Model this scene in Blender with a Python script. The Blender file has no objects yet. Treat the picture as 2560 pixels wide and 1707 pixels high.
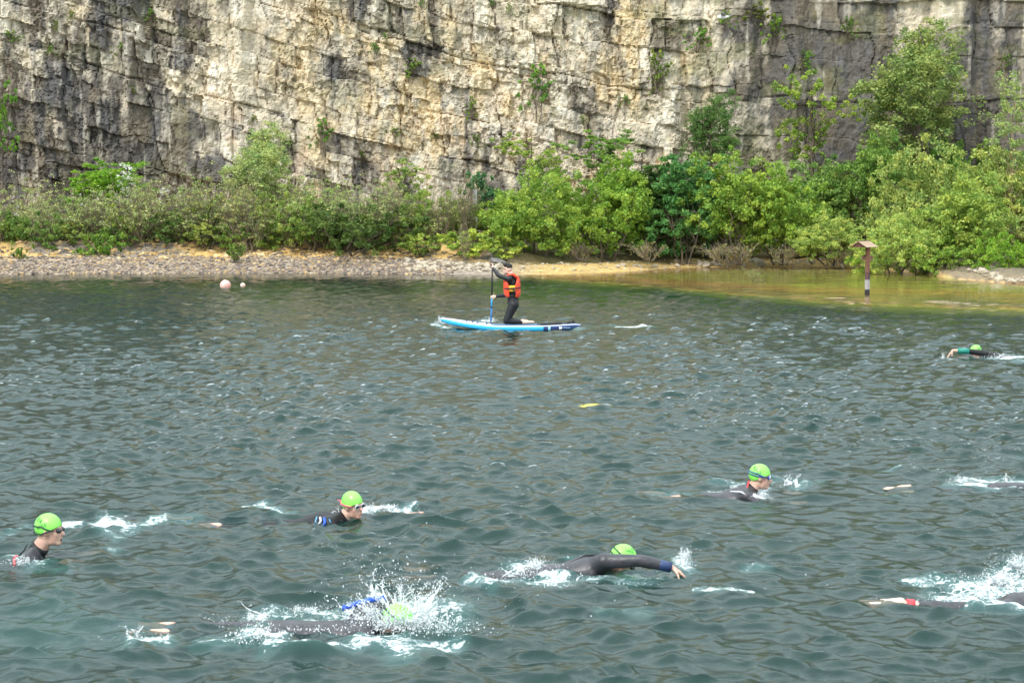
import bpy, math, random
import numpy as np
from mathutils import Vector, Matrix
sc = bpy.context.scene
COL = sc.collection
R = math.radians

# ---------------------------------------------------------------- camera
CAM_H = 2.8
FPX = 5000.0                      # focal length in pixels of the 2560 px wide photograph
PITCH = math.atan((853.5 - 495) / FPX)
cam_d = bpy.data.cameras.new('camera'); cam = bpy.data.objects.new('camera', cam_d); COL.objects.link(cam)
cam_d.sensor_width = 36; cam_d.lens = FPX / 2560 * 36
cam_d.clip_start = 0.1; cam_d.clip_end = 1000
cam.location = (0, 0, CAM_H); cam.rotation_euler = (R(90) - PITCH, 0, 0)
sc.camera = cam

# ---------------------------------------------------------------- sky, sun, exposure
world = bpy.data.worlds.new('World'); sc.world = world; world.use_nodes = True
wn = world.node_tree; wn.nodes.clear()
wo = wn.nodes.new('ShaderNodeOutputWorld'); bg = wn.nodes.new('ShaderNodeBackground')
sky = wn.nodes.new('ShaderNodeTexSky'); sky.sky_type = 'NISHITA'; sky.sun_disc = False
SUN_EL, SUN_AZ = R(47), R(212)     # azimuth clockwise from +Y: the sun stands behind the camera, to its left
sky.sun_elevation = SUN_EL; sky.sun_rotation = SUN_AZ
sky.air_density = 1.0; sky.dust_density = 2.0; sky.ozone_density = 1.0
tc = wn.nodes.new('ShaderNodeTexCoord')
mp = wn.nodes.new('ShaderNodeMapping'); mp.inputs['Scale'].default_value = (1, 1, 2.2)
nz = wn.nodes.new('ShaderNodeTexNoise'); nz.inputs['Scale'].default_value = 2.6; nz.inputs['Detail'].default_value = 6; nz.inputs['Roughness'].default_value = .55
rmp = wn.nodes.new('ShaderNodeValToRGB')
rmp.color_ramp.elements[0].position = .30; rmp.color_ramp.elements[0].color = (.75, .75, .75, 1)
rmp.color_ramp.elements[1].position = .62; rmp.color_ramp.elements[1].color = (1, 1, 1, 1)
nz2 = wn.nodes.new('ShaderNodeTexNoise'); nz2.inputs['Scale'].default_value = 4.5; nz2.inputs['Detail'].default_value = 5
rm2 = wn.nodes.new('ShaderNodeValToRGB')
rm2.color_ramp.elements[0].position = .3; rm2.color_ramp.elements[0].color = (12.4, 14.5, 15.6, 1)
rm2.color_ramp.elements[1].position = .7; rm2.color_ramp.elements[1].color = (18.8, 20.6, 21.6, 1)
mxs = wn.nodes.new('ShaderNodeMixRGB')
wn.links.new(tc.outputs['Generated'], mp.inputs['Vector'])
wn.links.new(mp.outputs[0], nz.inputs['Vector']); wn.links.new(mp.outputs[0], nz2.inputs['Vector'])
wn.links.new(nz.outputs[0], rmp.inputs[0]); wn.links.new(nz2.outputs[0], rm2.inputs[0])
wn.links.new(rmp.outputs[0], mxs.inputs[0]); wn.links.new(sky.outputs[0], mxs.inputs[1]); wn.links.new(rm2.outputs[0], mxs.inputs[2])
# an overcast sky grows brighter from the horizon to the zenith, all the way round
sxy = wn.nodes.new('ShaderNodeSeparateXYZ'); wn.links.new(tc.outputs['Generated'], sxy.inputs[0])
mrz = wn.nodes.new('ShaderNodeMapRange'); mrz.inputs[1].default_value = 0; mrz.inputs[2].default_value = 1; mrz.inputs[3].default_value = .62; mrz.inputs[4].default_value = 1.55; wn.links.new(sxy.outputs['Z'], mrz.inputs[0])
vsc = wn.nodes.new('ShaderNodeVectorMath'); vsc.operation = 'SCALE'; wn.links.new(mxs.outputs[0], vsc.inputs[0]); wn.links.new(mrz.outputs[0], vsc.inputs['Scale'])
wn.links.new(vsc.outputs[0], bg.inputs[0]); bg.inputs[1].default_value = 0.14
wn.links.new(bg.outputs[0], wo.inputs[0])
sd = bpy.data.lights.new('sun', 'SUN'); sun = bpy.data.objects.new('sun', sd); COL.objects.link(sun)
sd.energy = 3.6; sd.angle = R(9); sd.color = (1, .95, .87)
sdir = Vector((math.sin(SUN_AZ) * math.cos(SUN_EL), math.cos(SUN_AZ) * math.cos(SUN_EL), math.sin(SUN_EL)))
sun.rotation_euler = sdir.to_track_quat('Z', 'Y').to_euler()
sc.view_settings.view_transform = 'Standard'; sc.view_settings.look = 'None'
sc.view_settings.exposure = -0.27; sc.view_settings.gamma = 1; sc.view_settings.use_curve_mapping = False
sc.cycles.max_bounces = 8; sc.cycles.transparent_max_bounces = 12; sc.cycles.sample_clamp_indirect = 6
sc.cycles.use_denoising = True

# ---------------------------------------------------------------- helpers
def ray(px, py):
    v = Vector(((px - 1280) / FPX, 1, -(py - 853.5) / FPX))
    c, s = math.cos(PITCH), math.sin(PITCH)
    return Vector((v.x, v.y * c + v.z * s, -v.y * s + v.z * c))
def on(px, py, z=0.0):             # the place on the level z that shows at a pixel of the photograph
    r = ray(px, py); t = (z - CAM_H) / r.z
    return Vector((0, 0, CAM_H)) + r * t
def at(px, py, Y):                 # the place at distance Y
    r = ray(px, py); return Vector((0, 0, CAM_H)) + r * (Y / r.y)

def ih(i, j, s):
    i = np.asarray(i, np.int64); j = np.asarray(j, np.int64)
    h = (i * 374761393 + j * 668265263 + int(s) * 1442695041) & 0xffffffff
    h = ((h ^ (h >> 13)) * 1274126177) & 0xffffffff
    h = ((h ^ (h >> 16)) * 2246822519) & 0xffffffff
    h = h ^ (h >> 13)
    return (h & 0xffffff) / float(0xffffff)
def vn(x, y, s=0):
    xi = np.floor(x); yi = np.floor(y); fx = x - xi; fy = y - yi
    fx = fx * fx * fx * (fx * (fx * 6 - 15) + 10); fy = fy * fy * fy * (fy * (fy * 6 - 15) + 10)
    a = ih(xi, yi, s); b = ih(xi + 1, yi, s); c = ih(xi, yi + 1, s); d = ih(xi + 1, yi + 1, s)
    return a + (b - a) * fx + (c - a) * fy + (a - b - c + d) * fx * fy
def fbm(x, y, o=4, s=0, g=.5):
    t = 0; a = 1; n = 0
    for k in range(o):
        t = t + a * vn(x * 2 ** k + 17.3 * k, y * 2 ** k - 9.1 * k, s + k); n += a; a *= g
    return t / n
def sstep(a, b, x):
    t = np.clip((x - a) / (b - a), 0, 1); return t * t * (3 - 2 * t)

def mesh_np(name, V, F, smooth=True, cols=None, attrs=None):
    V = np.asarray(V, np.float32); F = np.asarray(F, np.int32); k = F.shape[1]
    me = bpy.data.meshes.new(name)
    me.vertices.add(len(V)); me.vertices.foreach_set('co', V.ravel())
    me.loops.add(F.size); me.loops.foreach_set('vertex_index', F.ravel())
    me.polygons.add(len(F)); me.polygons.foreach_set('loop_start', np.arange(0, F.size, k, dtype=np.int32))
    try: me.polygons.foreach_set('loop_total', np.full(len(F), k, np.int32))
    except Exception: pass
    me.polygons.foreach_set('use_smooth', np.full(len(F), smooth))
    me.update(calc_edges=True); me.validate()
    if cols is not None:
        a = me.color_attributes.new('tint', 'FLOAT_COLOR', 'POINT')
        c = np.ones((len(V), 4), np.float32); c[:, :3] = cols; a.data.foreach_set('color', c.ravel())
    for n, v in (attrs or {}).items():
        a = me.attributes.new(n, 'FLOAT', 'POINT'); a.data.foreach_set('value', np.asarray(v, np.float32).ravel())
    return me
def gridF(nx, ny):                 # faces of a grid whose vertices run x fastest
    i = np.arange(nx - 1)[None, :] + nx * np.arange(ny - 1)[:, None]
    return np.stack([i, i + 1, i + nx + 1, i + nx], -1).reshape(-1, 4)
def link(name, me, mat=None, parent=None):
    o = bpy.data.objects.new(name, me); COL.objects.link(o)
    if mat is not None and me is not None and not me.materials:
        for m in (mat if isinstance(mat, (list, tuple)) else [mat]): me.materials.append(m)
    if parent: o.parent = parent
    return o
def tag(o, label=None, cat=None, group=None, kind=None):
    if label: o['label'] = label
    if cat: o['category'] = cat
    if group: o['group'] = group
    if kind: o['kind'] = kind
    return o
def empty(name, loc, label, cat, group=None, rz=0):
    o = bpy.data.objects.new(name, None); COL.objects.link(o); o.location = loc; o.rotation_euler = (0, 0, rz)
    o.empty_display_size = .1
    return tag(o, label, cat, group)

class MB:                          # collects shapes; build() links them as one mesh object
    def __init__(s): s.V = []; s.F = []; s.M = []
    def add(s, V, F, m=0):
        b = len(s.V); s.V += [tuple(v) for v in V]; s.F += [tuple(i + b for i in f) for f in F]; s.M += [m] * len(F); return s
    def box(s, c, d, rot=None, m=0):
        P = [Vector((x * d[0] / 2, y * d[1] / 2, z * d[2] / 2)) for z in (-1, 1) for y in (-1, 1) for x in (-1, 1)]
        if rot is not None: P = [rot @ p for p in P]
        return s.add([p + Vector(c) for p in P], [(0, 2, 3, 1), (4, 5, 7, 6), (0, 1, 5, 4), (2, 6, 7, 3), (0, 4, 6, 2), (1, 3, 7, 5)], m)
    def tube(s, pts, rad, n=8, m=0, side=None, asp=1, cap=True):
        pts = [Vector(p) for p in pts]; rings = []
        rad = rad if isinstance(rad, (list, tuple)) else [rad] * len(pts)
        prev = None
        for i, p in enumerate(pts):
            t = (pts[min(i + 1, len(pts) - 1)] - pts[max(i - 1, 0)]).normalized()
            if side is not None: a = Vector(side) - t * t.dot(Vector(side))
            else:
                a = prev if prev is not None else (Vector((0, 0, 1)) if abs(t.z) < .9 else Vector((1, 0, 0)))
                a = a - t * t.dot(a)
            if a.length < 1e-6: a = t.orthogonal()
            a.normalize(); prev = a; w = t.cross(a)
            rings.append([p + (a * math.cos(q) * asp + w * math.sin(q)) * rad[i] for q in [2 * math.pi * k / n for k in range(n)]])
        V = [v for r in rings for v in r]; F = []
        for i in range(len(rings) - 1):
            for k in range(n): F.append((i * n + k, i * n + (k + 1) % n, (i + 1) * n + (k + 1) % n, (i + 1) * n + k))
        if cap:
            F.append(tuple(range(n))[::-1]); F.append(tuple((len(rings) - 1) * n + k for k in range(n)))
        return s.add(V, F, m)
    def cap(s, a, b, ra, rb, side=None, asp=1, n=14, flat_a=False, flat_b=False, m=0):
        a = Vector(a); b = Vector(b); L = (b - a).length; t = (b - a) / L if L > 1e-6 else Vector((0, 0, 1))
        pts, rd = [], []
        if not flat_a:
            for q in (80, 55, 28): pts.append(a - t * ra * math.sin(R(q))); rd.append(ra * math.cos(R(q)))
        for k in range(5): pts.append(a.lerp(b, k / 4)); rd.append(ra + (rb - ra) * k / 4)
        if not flat_b:
            for q in (28, 55, 80): pts.append(b + t * rb * math.sin(R(q))); rd.append(rb * math.cos(R(q)))
        if side is None: side = t.orthogonal()
        return s.tube(pts, rd, n, m, side, asp)
    def ell(s, c, rad, rot=None, nu=16, nv=10, m=0):
        V = []; F = []; c = Vector(c)
        for j in range(nv + 1):
            th = math.pi * j / nv
            for i in range(nu):
                ph = 2 * math.pi * i / nu
                p = Vector((rad[0] * math.sin(th) * math.cos(ph), rad[1] * math.sin(th) * math.sin(ph), rad[2] * math.cos(th)))
                if rot is not None: p = rot @ p
                V.append(c + p)
        for j in range(nv):
            for i in range(nu): F.append((j * nu + i, (j + 1) * nu + i, (j + 1) * nu + (i + 1) % nu, j * nu + (i + 1) % nu))
        return s.add(V, F, m)
    def mesh(s, name, smooth=True):
        me = bpy.data.meshes.new(name); me.from_pydata(s.V, [], s.F)
        me.polygons.foreach_set('material_index', s.M)
        me.polygons.foreach_set('use_smooth', [smooth] * len(s.F)); me.update(); return me
    def build(s, name, mat, parent=None, smooth=True): return link(name, s.mesh(name, smooth), mat, parent)
    def remesh(s, name, mat, parent=None, vox=.008, sm=3, dec=1.0, fac=.5):
        o = bpy.data.objects.new('tmp', s.mesh('tmp')); COL.objects.link(o)
        m = o.modifiers.new('r', 'REMESH'); m.mode = 'VOXEL'; m.voxel_size = vox; m.adaptivity = 0
        if sm: k = o.modifiers.new('s', 'SMOOTH'); k.factor = fac; k.iterations = sm
        if dec < 1: d = o.modifiers.new('d', 'DECIMATE'); d.ratio = dec
        dg = bpy.context.evaluated_depsgraph_get(); me = bpy.data.meshes.new_from_object(o.evaluated_get(dg))
        bpy.data.objects.remove(o); me.name = name; me.materials.clear()
        me.polygons.foreach_set('use_smooth', [True] * len(me.polygons))
        return link(name, me, mat, parent)

# ---------------------------------------------------------------- materials
def mat(name, col, rough=.6, var=.0, scale=8, metal=0, spec=.5, bump=0, bscale=30, sub=0, coat=0, tcol=None, em=0):
    m = bpy.data.materials.new(name); m.use_nodes = True; n = m.node_tree; b = n.nodes['Principled BSDF']
    b.inputs['Roughness'].default_value = rough; b.inputs['Metallic'].default_value = metal
    b.inputs['Specular IOR Level'].default_value = spec; b.inputs['Coat Weight'].default_value = coat
    tex = n.nodes.new('ShaderNodeTexCoord')
    if var or tcol:
        t = n.nodes.new('ShaderNodeTexNoise'); t.inputs['Scale'].default_value = scale; t.inputs['Detail'].default_value = 5
        n.links.new(tex.outputs['Object'], t.inputs['Vector'])
        mx = n.nodes.new('ShaderNodeMixRGB')
        c2 = tcol or [c * (1 - var) for c in col]
        rr = n.nodes.new('ShaderNodeValToRGB'); rr.color_ramp.elements[0].position = .38; rr.color_ramp.elements[1].position = .62
        mx.inputs[1].default_value = (*col, 1); mx.inputs[2].default_value = (*c2, 1)
        n.links.new(t.outputs[0], rr.inputs[0]); n.links.new(rr.outputs[0], mx.inputs[0]); n.links.new(mx.outputs[0], b.inputs['Base Color'])
    else: b.inputs['Base Color'].default_value = (*col, 1)
    if bump:
        t2 = n.nodes.new('ShaderNodeTexNoise'); t2.inputs['Scale'].default_value = bscale; t2.inputs['Detail'].default_value = 6
        n.links.new(tex.outputs['Object'], t2.inputs['Vector'])
        bp = n.nodes.new('ShaderNodeBump'); bp.inputs['Strength'].default_value = 1; bp.inputs['Distance'].default_value = bump
        n.links.new(t2.outputs[0], bp.inputs['Height']); n.links.new(bp.outputs[0], b.inputs['Normal'])
    if sub:
        b.inputs['Subsurface Weight'].default_value = sub; b.inputs['Subsurface Radius'].default_value = (.6, .25, .12); b.inputs['Subsurface Scale'].default_value = .02
    return m
def tint_mat(name, rough=.9, var=.3, scale=3.0, bump=0, bscale=8, spec=.3, vscale=(1, 1, 1)):
    m = mat(name, (1, 1, 1), rough, spec=spec); n = m.node_tree; b = n.nodes['Principled BSDF']
    a = n.nodes.new('ShaderNodeAttribute'); a.attribute_name = 'tint'
    tex = n.nodes.new('ShaderNodeTexCoord'); mp = n.nodes.new('ShaderNodeMapping'); mp.inputs['Scale'].default_value = vscale
    n.links.new(tex.outputs['Object'], mp.inputs[0])
    t = n.nodes.new('ShaderNodeTexNoise'); t.inputs['Scale'].default_value = scale; t.inputs['Detail'].default_value = 8; t.inputs['Roughness'].default_value = .65
    n.links.new(mp.outputs[0], t.inputs['Vector'])
    mr = n.nodes.new('ShaderNodeMapRange'); mr.inputs[1].default_value = .3; mr.inputs[2].default_value = .7; mr.inputs[3].default_value = 1 - var; mr.inputs[4].default_value = 1 + var
    n.links.new(t.outputs[0], mr.inputs[0])
    vm = n.nodes.new('ShaderNodeVectorMath'); vm.operation = 'SCALE'
    n.links.new(a.outputs['Color'], vm.inputs[0]); n.links.new(mr.outputs[0], vm.inputs['Scale']); n.links.new(vm.outputs[0], b.inputs['Base Color'])
    if bump:
        bp = n.nodes.new('ShaderNodeBump'); bp.inputs['Strength'].default_value = 1; bp.inputs['Distance'].default_value = bump
        t2 = n.nodes.new('ShaderNodeTexNoise'); t2.inputs['Scale'].default_value = bscale; t2.inputs['Detail'].default_value = 8; t2.inputs['Roughness'].default_value = .7
        n.links.new(mp.outputs[0], t2.inputs['Vector']); n.links.new(t2.outputs[0], bp.inputs['Height']); n.links.new(bp.outputs[0], b.inputs['Normal'])
    return m

# ---------------------------------------------------------------- ground under water and on land
def interp(x, pts): return np.interp(x, [p[0] for p in pts], [p[1] for p in pts])
SHORE = [(-200, 73.2), (-18.7, 73.4), (-9.6, 74.7), (-5, 74.0), (0, 73.0), (3.2, 75.2), (6, 79.3), (9, 81.6), (12.0, 82.0), (13.5, 80), (14.7, 78.5), (15.1, 76), (15.35, 69.3), (16.5, 65.6), (18, 64.3), (200, 61)]
DROP = [(-200, 71.6), (-9, 73.0), (-3, 72.2), (0.6, 71.0), (4.3, 64.0), (8.7, 53.6), (12.9, 50.5), (16, 49.5), (200, 49)]
def ground_z(X, Y):
    X = np.asarray(X, float); Y = np.asarray(Y, float)
    wob = (fbm(X * .5, Y * .5, 3, 5) - .5)
    sh = interp(X, SHORE) + wob * .8; dr = np.minimum(interp(X, DROP) + wob * 1.2, sh - .4)
    s = Y - sh
    slope = interp(X, [(-200, .24), (-6, .24), (-2, .2), (1, .10), (9, .10), (12, .2), (200, .22)])
    lim = interp(X, [(-200, 1.15), (-4, 1.1), (1, .42), (10, .3), (13, .25), (15, .20), (200, .28)])
    land = lim * (1 - np.exp(-np.maximum(s, 0) * slope / lim))
    land = land + interp(X, [(-200, 1), (0, 1), (2, .4), (200, .4)]) * .35 * sstep(4.2, 5.3, s) + .08 * np.maximum(s - 6, 0)
    land = land + (fbm(X * 1.6, Y * 1.6, 4, 9) - .5) * .22 * sstep(.3, 1.8, s)
    deep = -.06 - .38 * np.maximum(dr - Y, 0); deep = np.maximum(deep, -3.2)
    w = np.clip((Y - dr) / np.maximum(sh - dr, .1), 0, 1)
    lag_d = interp(X, [(-200, .1), (0, .05), (4, .12), (9, .26), (200, .26)])
    lag = -(.022 + lag_d * np.sin(np.pi * np.clip(w, 0, 1)) ** .7 * sstep(.16, .55, w)) + (fbm(X * 1.1, Y * 1.1, 3, 21) - .5) * .05 * (1 - w)
    lag = lag * (1 - sstep(.93, 1, w))
    bar = .036 * np.exp(-((Y - dr - 2.3) / 1.0) ** 2) * sstep(10.6, 11.6, X) * (fbm(X * 1.5, Y * 3, 3, 33) * 1.5)
    z = np.where(s > 0, land, np.where(Y > dr, lag + bar, deep))
    return z
def gz(x, y): return float(ground_z(np.array([x]), np.array([y]))[0])

xs = np.unique(np.concatenate([np.linspace(-150, -26, 40), np.arange(-26, 26, .2), np.linspace(26, 150, 40)]))
ys = np.unique(np.concatenate([np.linspace(-60, 47, 60), np.arange(47, 62, .3), np.arange(62, 86, .18), np.linspace(86, 120, 12)]))
GX, GY = np.meshgrid(xs, ys); GZ = ground_z(GX, GY)
s_ = GY - interp(GX, SHORE)
def lerp3(a, b, t): t = np.asarray(t)[..., None]; return a * (1 - t) + b * t
c_grav = np.array((.26, .215, .17)); c_och = np.array((.56, .36, .125)); c_sand = np.array((.46, .33, .13)); c_soil = np.array((.085, .07, .045)); c_bed = np.array((.035, .05, .035))
gn = fbm(GX * .35, GY * .5, 4, 71); gn2 = fbm(GX * 1.7, GY * 1.7, 4, 72)
Cg = np.ones(GX.shape + (3,)) * c_grav
Cg = lerp3(Cg, c_och, np.maximum(sstep(.50, .60, gn) * sstep(2.2, 3.4, s_ + gn2), sstep(.36, .48, gn) * sstep(2.7, 3.3, s_ + gn2 * .8)) * .9)
cen = sstep(-1.0, 1.6, GX)
Cg = lerp3(Cg, np.array((.44, .30, .115)), cen * sstep(-.6, 0, s_))
Cg = lerp3(Cg, c_soil, sstep(4.6, 5.6, s_ + 2 * (gn2 - .5)) * (1 - .6 * sstep(.52, .6, gn) * (GX < 0)))
Cg = lerp3(Cg, np.array((.12, .11, .05)), cen * sstep(2.6, 4.2, s_ + 2 * (gn2 - .5)) * .8)
isl = sstep(14.6, 15.2, GX)
Cg = lerp3(Cg, np.array((.17, .14, .10)), isl * sstep(-.3, 0, s_) * .85)
sub_ = sstep(.02, -.06, GZ)
Cg = lerp3(Cg, lerp3(np.ones(GX.shape + (3,)) * np.array((.84, .48, .17)), np.array((.72, .60, .16)), sstep(-.10, -.19, GZ)), sub_ * cen)
Cg = lerp3(Cg, c_bed, sstep(-.5, -1.3, GZ) * np.ones_like(GX))
Cg *= (.75 + .5 * gn2)[..., None]
ground_mat = tint_mat('ground_earth', .95, .35, 6, bump=.03, bscale=9)
me = mesh_np('ground', np.stack([GX, GY, GZ], -1).reshape(-1, 3), gridF(len(xs), len(ys)), True, Cg.reshape(-1, 3))
tag(link('ground', me, ground_mat), kind='structure')

# ---------------------------------------------------------------- quarry face
CLY = 88.0
xs = np.unique(np.concatenate([np.linspace(-110, -25, 110), np.arange(-25, 25, .055), np.linspace(25, 110, 110)]))
zs = np.unique(np.concatenate([np.arange(-.5, 1.6, .2), np.arange(1.6, 12.3, .052), np.linspace(12.4, 25, 50)]))
CX, CZ = np.meshgrid(xs, zs)
def cells(u, v, cw, ch, seed, wob=.3):
    u = u + (fbm(v * 1.3 / ch, u * .2, 3, seed + 3) - .5) * cw * wob * 2
    v = v + (fbm(u * .8 / cw, v * .3, 3, seed + 4) - .5) * ch * wob
    def split(c, key, s):
        i = np.floor(c); b0 = i + .7 * (ih(i, key, s) - .5); b1 = i + 1 + .7 * (ih(i + 1, key, s) - .5)
        lo = c < b0; hi = c > b1
        bm1 = i - 1 + .7 * (ih(i - 1, key, s) - .5); b2 = i + 2 + .7 * (ih(i + 2, key, s) - .5)
        a = np.where(lo, bm1, np.where(hi, b1, b0)); b = np.where(lo, b0, np.where(hi, b2, b1))
        return i - lo + hi, (c - a) / (b - a), np.minimum(c - a, b - c)
    r, fv, dv = split(v / ch, 0, seed)
    w = cw * (.6 + .9 * ih(r, 7, seed)); c, fu, du = split(u / w + 10 * ih(r, 1, seed), r, seed + 11)
    return ih(c, r, seed + 20), ih(c, r, seed + 21), ih(c, r, seed + 22), fu, fv, du * w, dv * ch, r
dipx = np.where(CX < 4, .235 * CX, .235 * 4 + .235 * (1 - np.exp(-(np.maximum(CX, 4) - 4) / 3.0)) * 3.0)
v = CZ + dipx + 2 * (fbm(CX * .05, CZ * .1, 2, 400) - .5)
wx = CX + .25 * (fbm(CX * .8, CZ * .5, 3, 50) - .5) + .06 * CZ
D = .9 * (fbm(CX * .22, CZ * .06, 3, 100) - .5) * 2 + .55 * (fbm(CX * .9, CZ * .10, 3, 110) - .5) * 2
rough_zone = 1 - sstep(7.5, 10.5, CX + 1.5 * (fbm(CX * .2, CZ * .3, 2, 8) - .5))   # the right of the face is sheerer
A = cells(wx, v, 2.6, 2.7, 1, .18); B_ = cells(wx, v, .85, 1.15, 2, .3); C_ = cells(wx, v, .34, .55, 3, .5); E_ = cells(wx, v, .15, .26, 4, .6)
am = .35 + .65 * rough_zone
D += .42 * (A[0] - .5) * (.6 + .4 * am) + (A[4] - .5) * (A[1] - .5) * .34
D += am * (.34 * (B_[0] - .5) + (B_[4] - .5) * (B_[1] - .5) * .26 + (B_[3] - .5) * (B_[2] - .5) * .34)
sel = sstep(.35, .6, fbm(CX * .35, CZ * .35, 3, 61))
D += am * (.3 + .9 * sel) * (.22 * (C_[0] - .5) + (C_[4] - .5) * (C_[1] - .5) * .16 + (C_[3] - .5) * (C_[2] - .5) * .16)
D += am * (.3 + .9 * sel) * .11 * (E_[0] - .5)
D -= .20 * np.exp(-(A[6] / .04) ** 2) * (ih(A[7], 3, 9) > .35) * sstep(.48, .58, fbm(CX * .45, CZ * .2, 3, 63)) * (.45 + .55 * rough_zone)
D -= .11 * np.exp(-(A[5] / .045) ** 2) + .07 * am * np.exp(-(B_[6] / .035) ** 2) * (B_[2] > .3) + .07 * am * np.exp(-(B_[5] / .03) ** 2)
D += .10 * (fbm(CX * 4.5, CZ * 2.6, 4, 130) - .5) * 2 + .05 * (fbm(CX * 5, CZ * 1.0, 3, 131) - .5) * 2 * am
D += .045 * am * (ih(np.floor(CX / .11), np.floor(CZ / .13), 77) - .5)
D += sstep(18.2, 18.7, CX) * .9 - sstep(19.7, 20, CX) * .5      # the projecting rib near the right edge
D += -sstep(12, 30, CZ) * 2.0
STAIN = np.array([
 [.5,.68,.66,.12,.12,.22,.25,.12,.12,.2,.3,.45,.82,.78,.2,.8],
 [.62,.75,.68,.10,.25,.25,.25,.12,.12,.15,.3,.45,.82,.85,.5,.85],
 [.66,.74,.70,.06,.35,.42,.3,.12,.12,.1,.2,.4,.7,.88,.75,.85],
 [.7,.7,.75,.12,.4,.25,.2,.2,.15,.2,.2,.35,.62,.88,.8,.8],
 [.7,.78,.85,.5,.3,.2,.35,.2,.2,.3,.35,.5,.5,.62,.6,.7],
 [.78,.75,.65,.5,.25,.35,.25,.45,.35,.35,.4,.5,.4,.7,.6,.6],
 [.65,.75,.6,.3,.65,.3,.4,.55,.4,.4,.5,.5,.5,.6,.6,.6]])
uu = np.clip((CX * FPX / CLY + 1280) / 160 - .5, 0, 14.999); vv = np.clip((495 - (CZ - 2.8) * FPX / CLY) / 78 - .5, 0, 5.999)
i0 = uu.astype(int); j0 = vv.astype(int); fu = uu - i0; fv = vv - j0
fu = fu * fu * (3 - 2 * fu)
st = (STAIN[j0, i0] * (1 - fu) + STAIN[j0, i0 + 1] * fu) * (1 - fv) + (STAIN[j0 + 1, i0] * (1 - fu) + STAIN[j0 + 1, i0 + 1] * fu) * fv
strk = fbm(CX * 2.6, CZ * .28, 4, 210); pat = fbm(CX * .9, CZ * .8, 5, 220); fine = fbm(CX * 6, CZ * 3.5, 4, 230)
q = st * 1.3 - .07 + .42 * (B_[2] - .5) + .42 * (A[2] - .5) + .16 * (C_[1] - .5) + .75 * (strk - .5) + 1.0 * (pat - .5) + .35 * (fine - .5)
dark = sstep(.38, .72, q)
cream = np.array((.56, .485, .365)); white = np.array((.70, .655, .56)); ochre = np.array((.58, .43, .21)); pink = np.array((.46, .33, .25)); grey = np.array((.36, .325, .265)); black = np.array((.082, .075, .069)); brown = np.array((.14, .115, .085))
Cc = lerp3(np.ones(CX.shape + (3,)) * cream, white, sstep(.5, .68, fbm(CX * 1.4, CZ * .9, 4, 240)) * .6)
Cc = lerp3(Cc, ochre, sstep(.47, .64, fbm(CX * .8, CZ * .35, 4, 250) + .10 * (C_[2] - .5)) * interp(CX, [(-30, .12), (-12, .28), (-8, .45), (6, .55), (10, .25), (30, .1)]))
Cc = lerp3(Cc, pink, sstep(.5, .68, fbm(CX * .5, CZ * .5, 4, 260)) * interp(CX, [(-30, .6), (-8, .5), (2, .3), (30, .15)]) * sstep(9, 4, CZ + 2 * (pat - .5)))
Cc = lerp3(Cc, grey, sstep(.1, .5, q) * .75)
dk = lerp3(np.ones(CX.shape + (3,)) * black, brown, sstep(.42, .62, fbm(CX * 1.1, CZ * .7, 4, 270)))
dk = lerp3(dk, np.array((.085, .085, .095)), sstep(.55, .68, fbm(CX * 1.8, CZ * .5, 3, 275)) * .7)
Cc = lerp3(Cc, dk, dark * .90)
Cc = lerp3(Cc, np.array((.17, .17, .07)), sstep(.58, .70, fbm(CX * .7, CZ * 1.2, 5, 280)) * interp(CX, [(-30, .3), (0, .3), (5, .55), (12, .5), (30, .3)]) * .8)
wl = sstep(.66, .74, fbm(CX * 3.4, CZ * .35, 4, 290)) * .6
Cc = lerp3(Cc, np.array((.55, .50, .42)), wl * (.3 + .7 * dark) * .7)
Cc *= (.86 + .28 * fine)[..., None] * (.9 + .2 * B_[1])[..., None]
cliff_mat = tint_mat('limestone', .93, .30, 5.5, bump=.05, bscale=7, spec=.2, vscale=(1, 1, .55))
me = mesh_np('cliff', np.stack([CX, CLY - D, CZ], -1).reshape(-1, 3), gridF(len(xs), len(zs)), False, Cc.reshape(-1, 3))
tag(link('cliff', me, cliff_mat), kind='structure')
def cliff_y(x, z):
    i = min(np.searchsorted(xs, x), len(xs) - 1); j = min(np.searchsorted(zs, z), len(zs) - 1); return CLY - float(D[j, i])

# ---------------------------------------------------------------- water
def tile(L, N, wmin, wmax, seed, rms, wdir, spread, p=3.4):
    rg = np.random.default_rng(seed)
    k1 = np.fft.fftfreq(N, L / N) * 2 * np.pi; KX, KY = np.meshgrid(k1, k1); K = np.hypot(KX, KY); K[0, 0] = 1
    ang = np.arctan2(KY, KX) - wdir; sp = np.abs(np.cos(ang)) ** spread + .06
    wl = 2 * np.pi / K
    P = K ** (-p) * sp * (1 / (1 + (wl / wmax) ** 6)) * (wl > wmin) ; P[0, 0] = 0
    H = (rg.normal(size=(N, N)) + 1j * rg.normal(size=(N, N))) * np.sqrt(P)
    h = np.fft.ifft2(H).real; s = rms / h.std()
    dx = np.fft.ifft2(1j * KX / K * H).real * s; dy = np.fft.ifft2(1j * KY / K * H).real * s
    return h * s, dx, dy, L
def samp(t, X, Y):
    h, dx, dy, L = t; N = h.shape[0]; u = (X / L * N) % N; w = (Y / L * N) % N
    i = np.floor(u).astype(int); j = np.floor(w).astype(int); fu = u - i; fw = w - j; i %= N; j %= N; i1 = (i + 1) % N; j1 = (j + 1) % N
    f = lambda a: (a[j, i] * (1 - fu) + a[j, i1] * fu) * (1 - fw) + (a[j1, i] * (1 - fu) + a[j1, i1] * fu) * fw
    return f(h), f(dx), f(dy)
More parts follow.
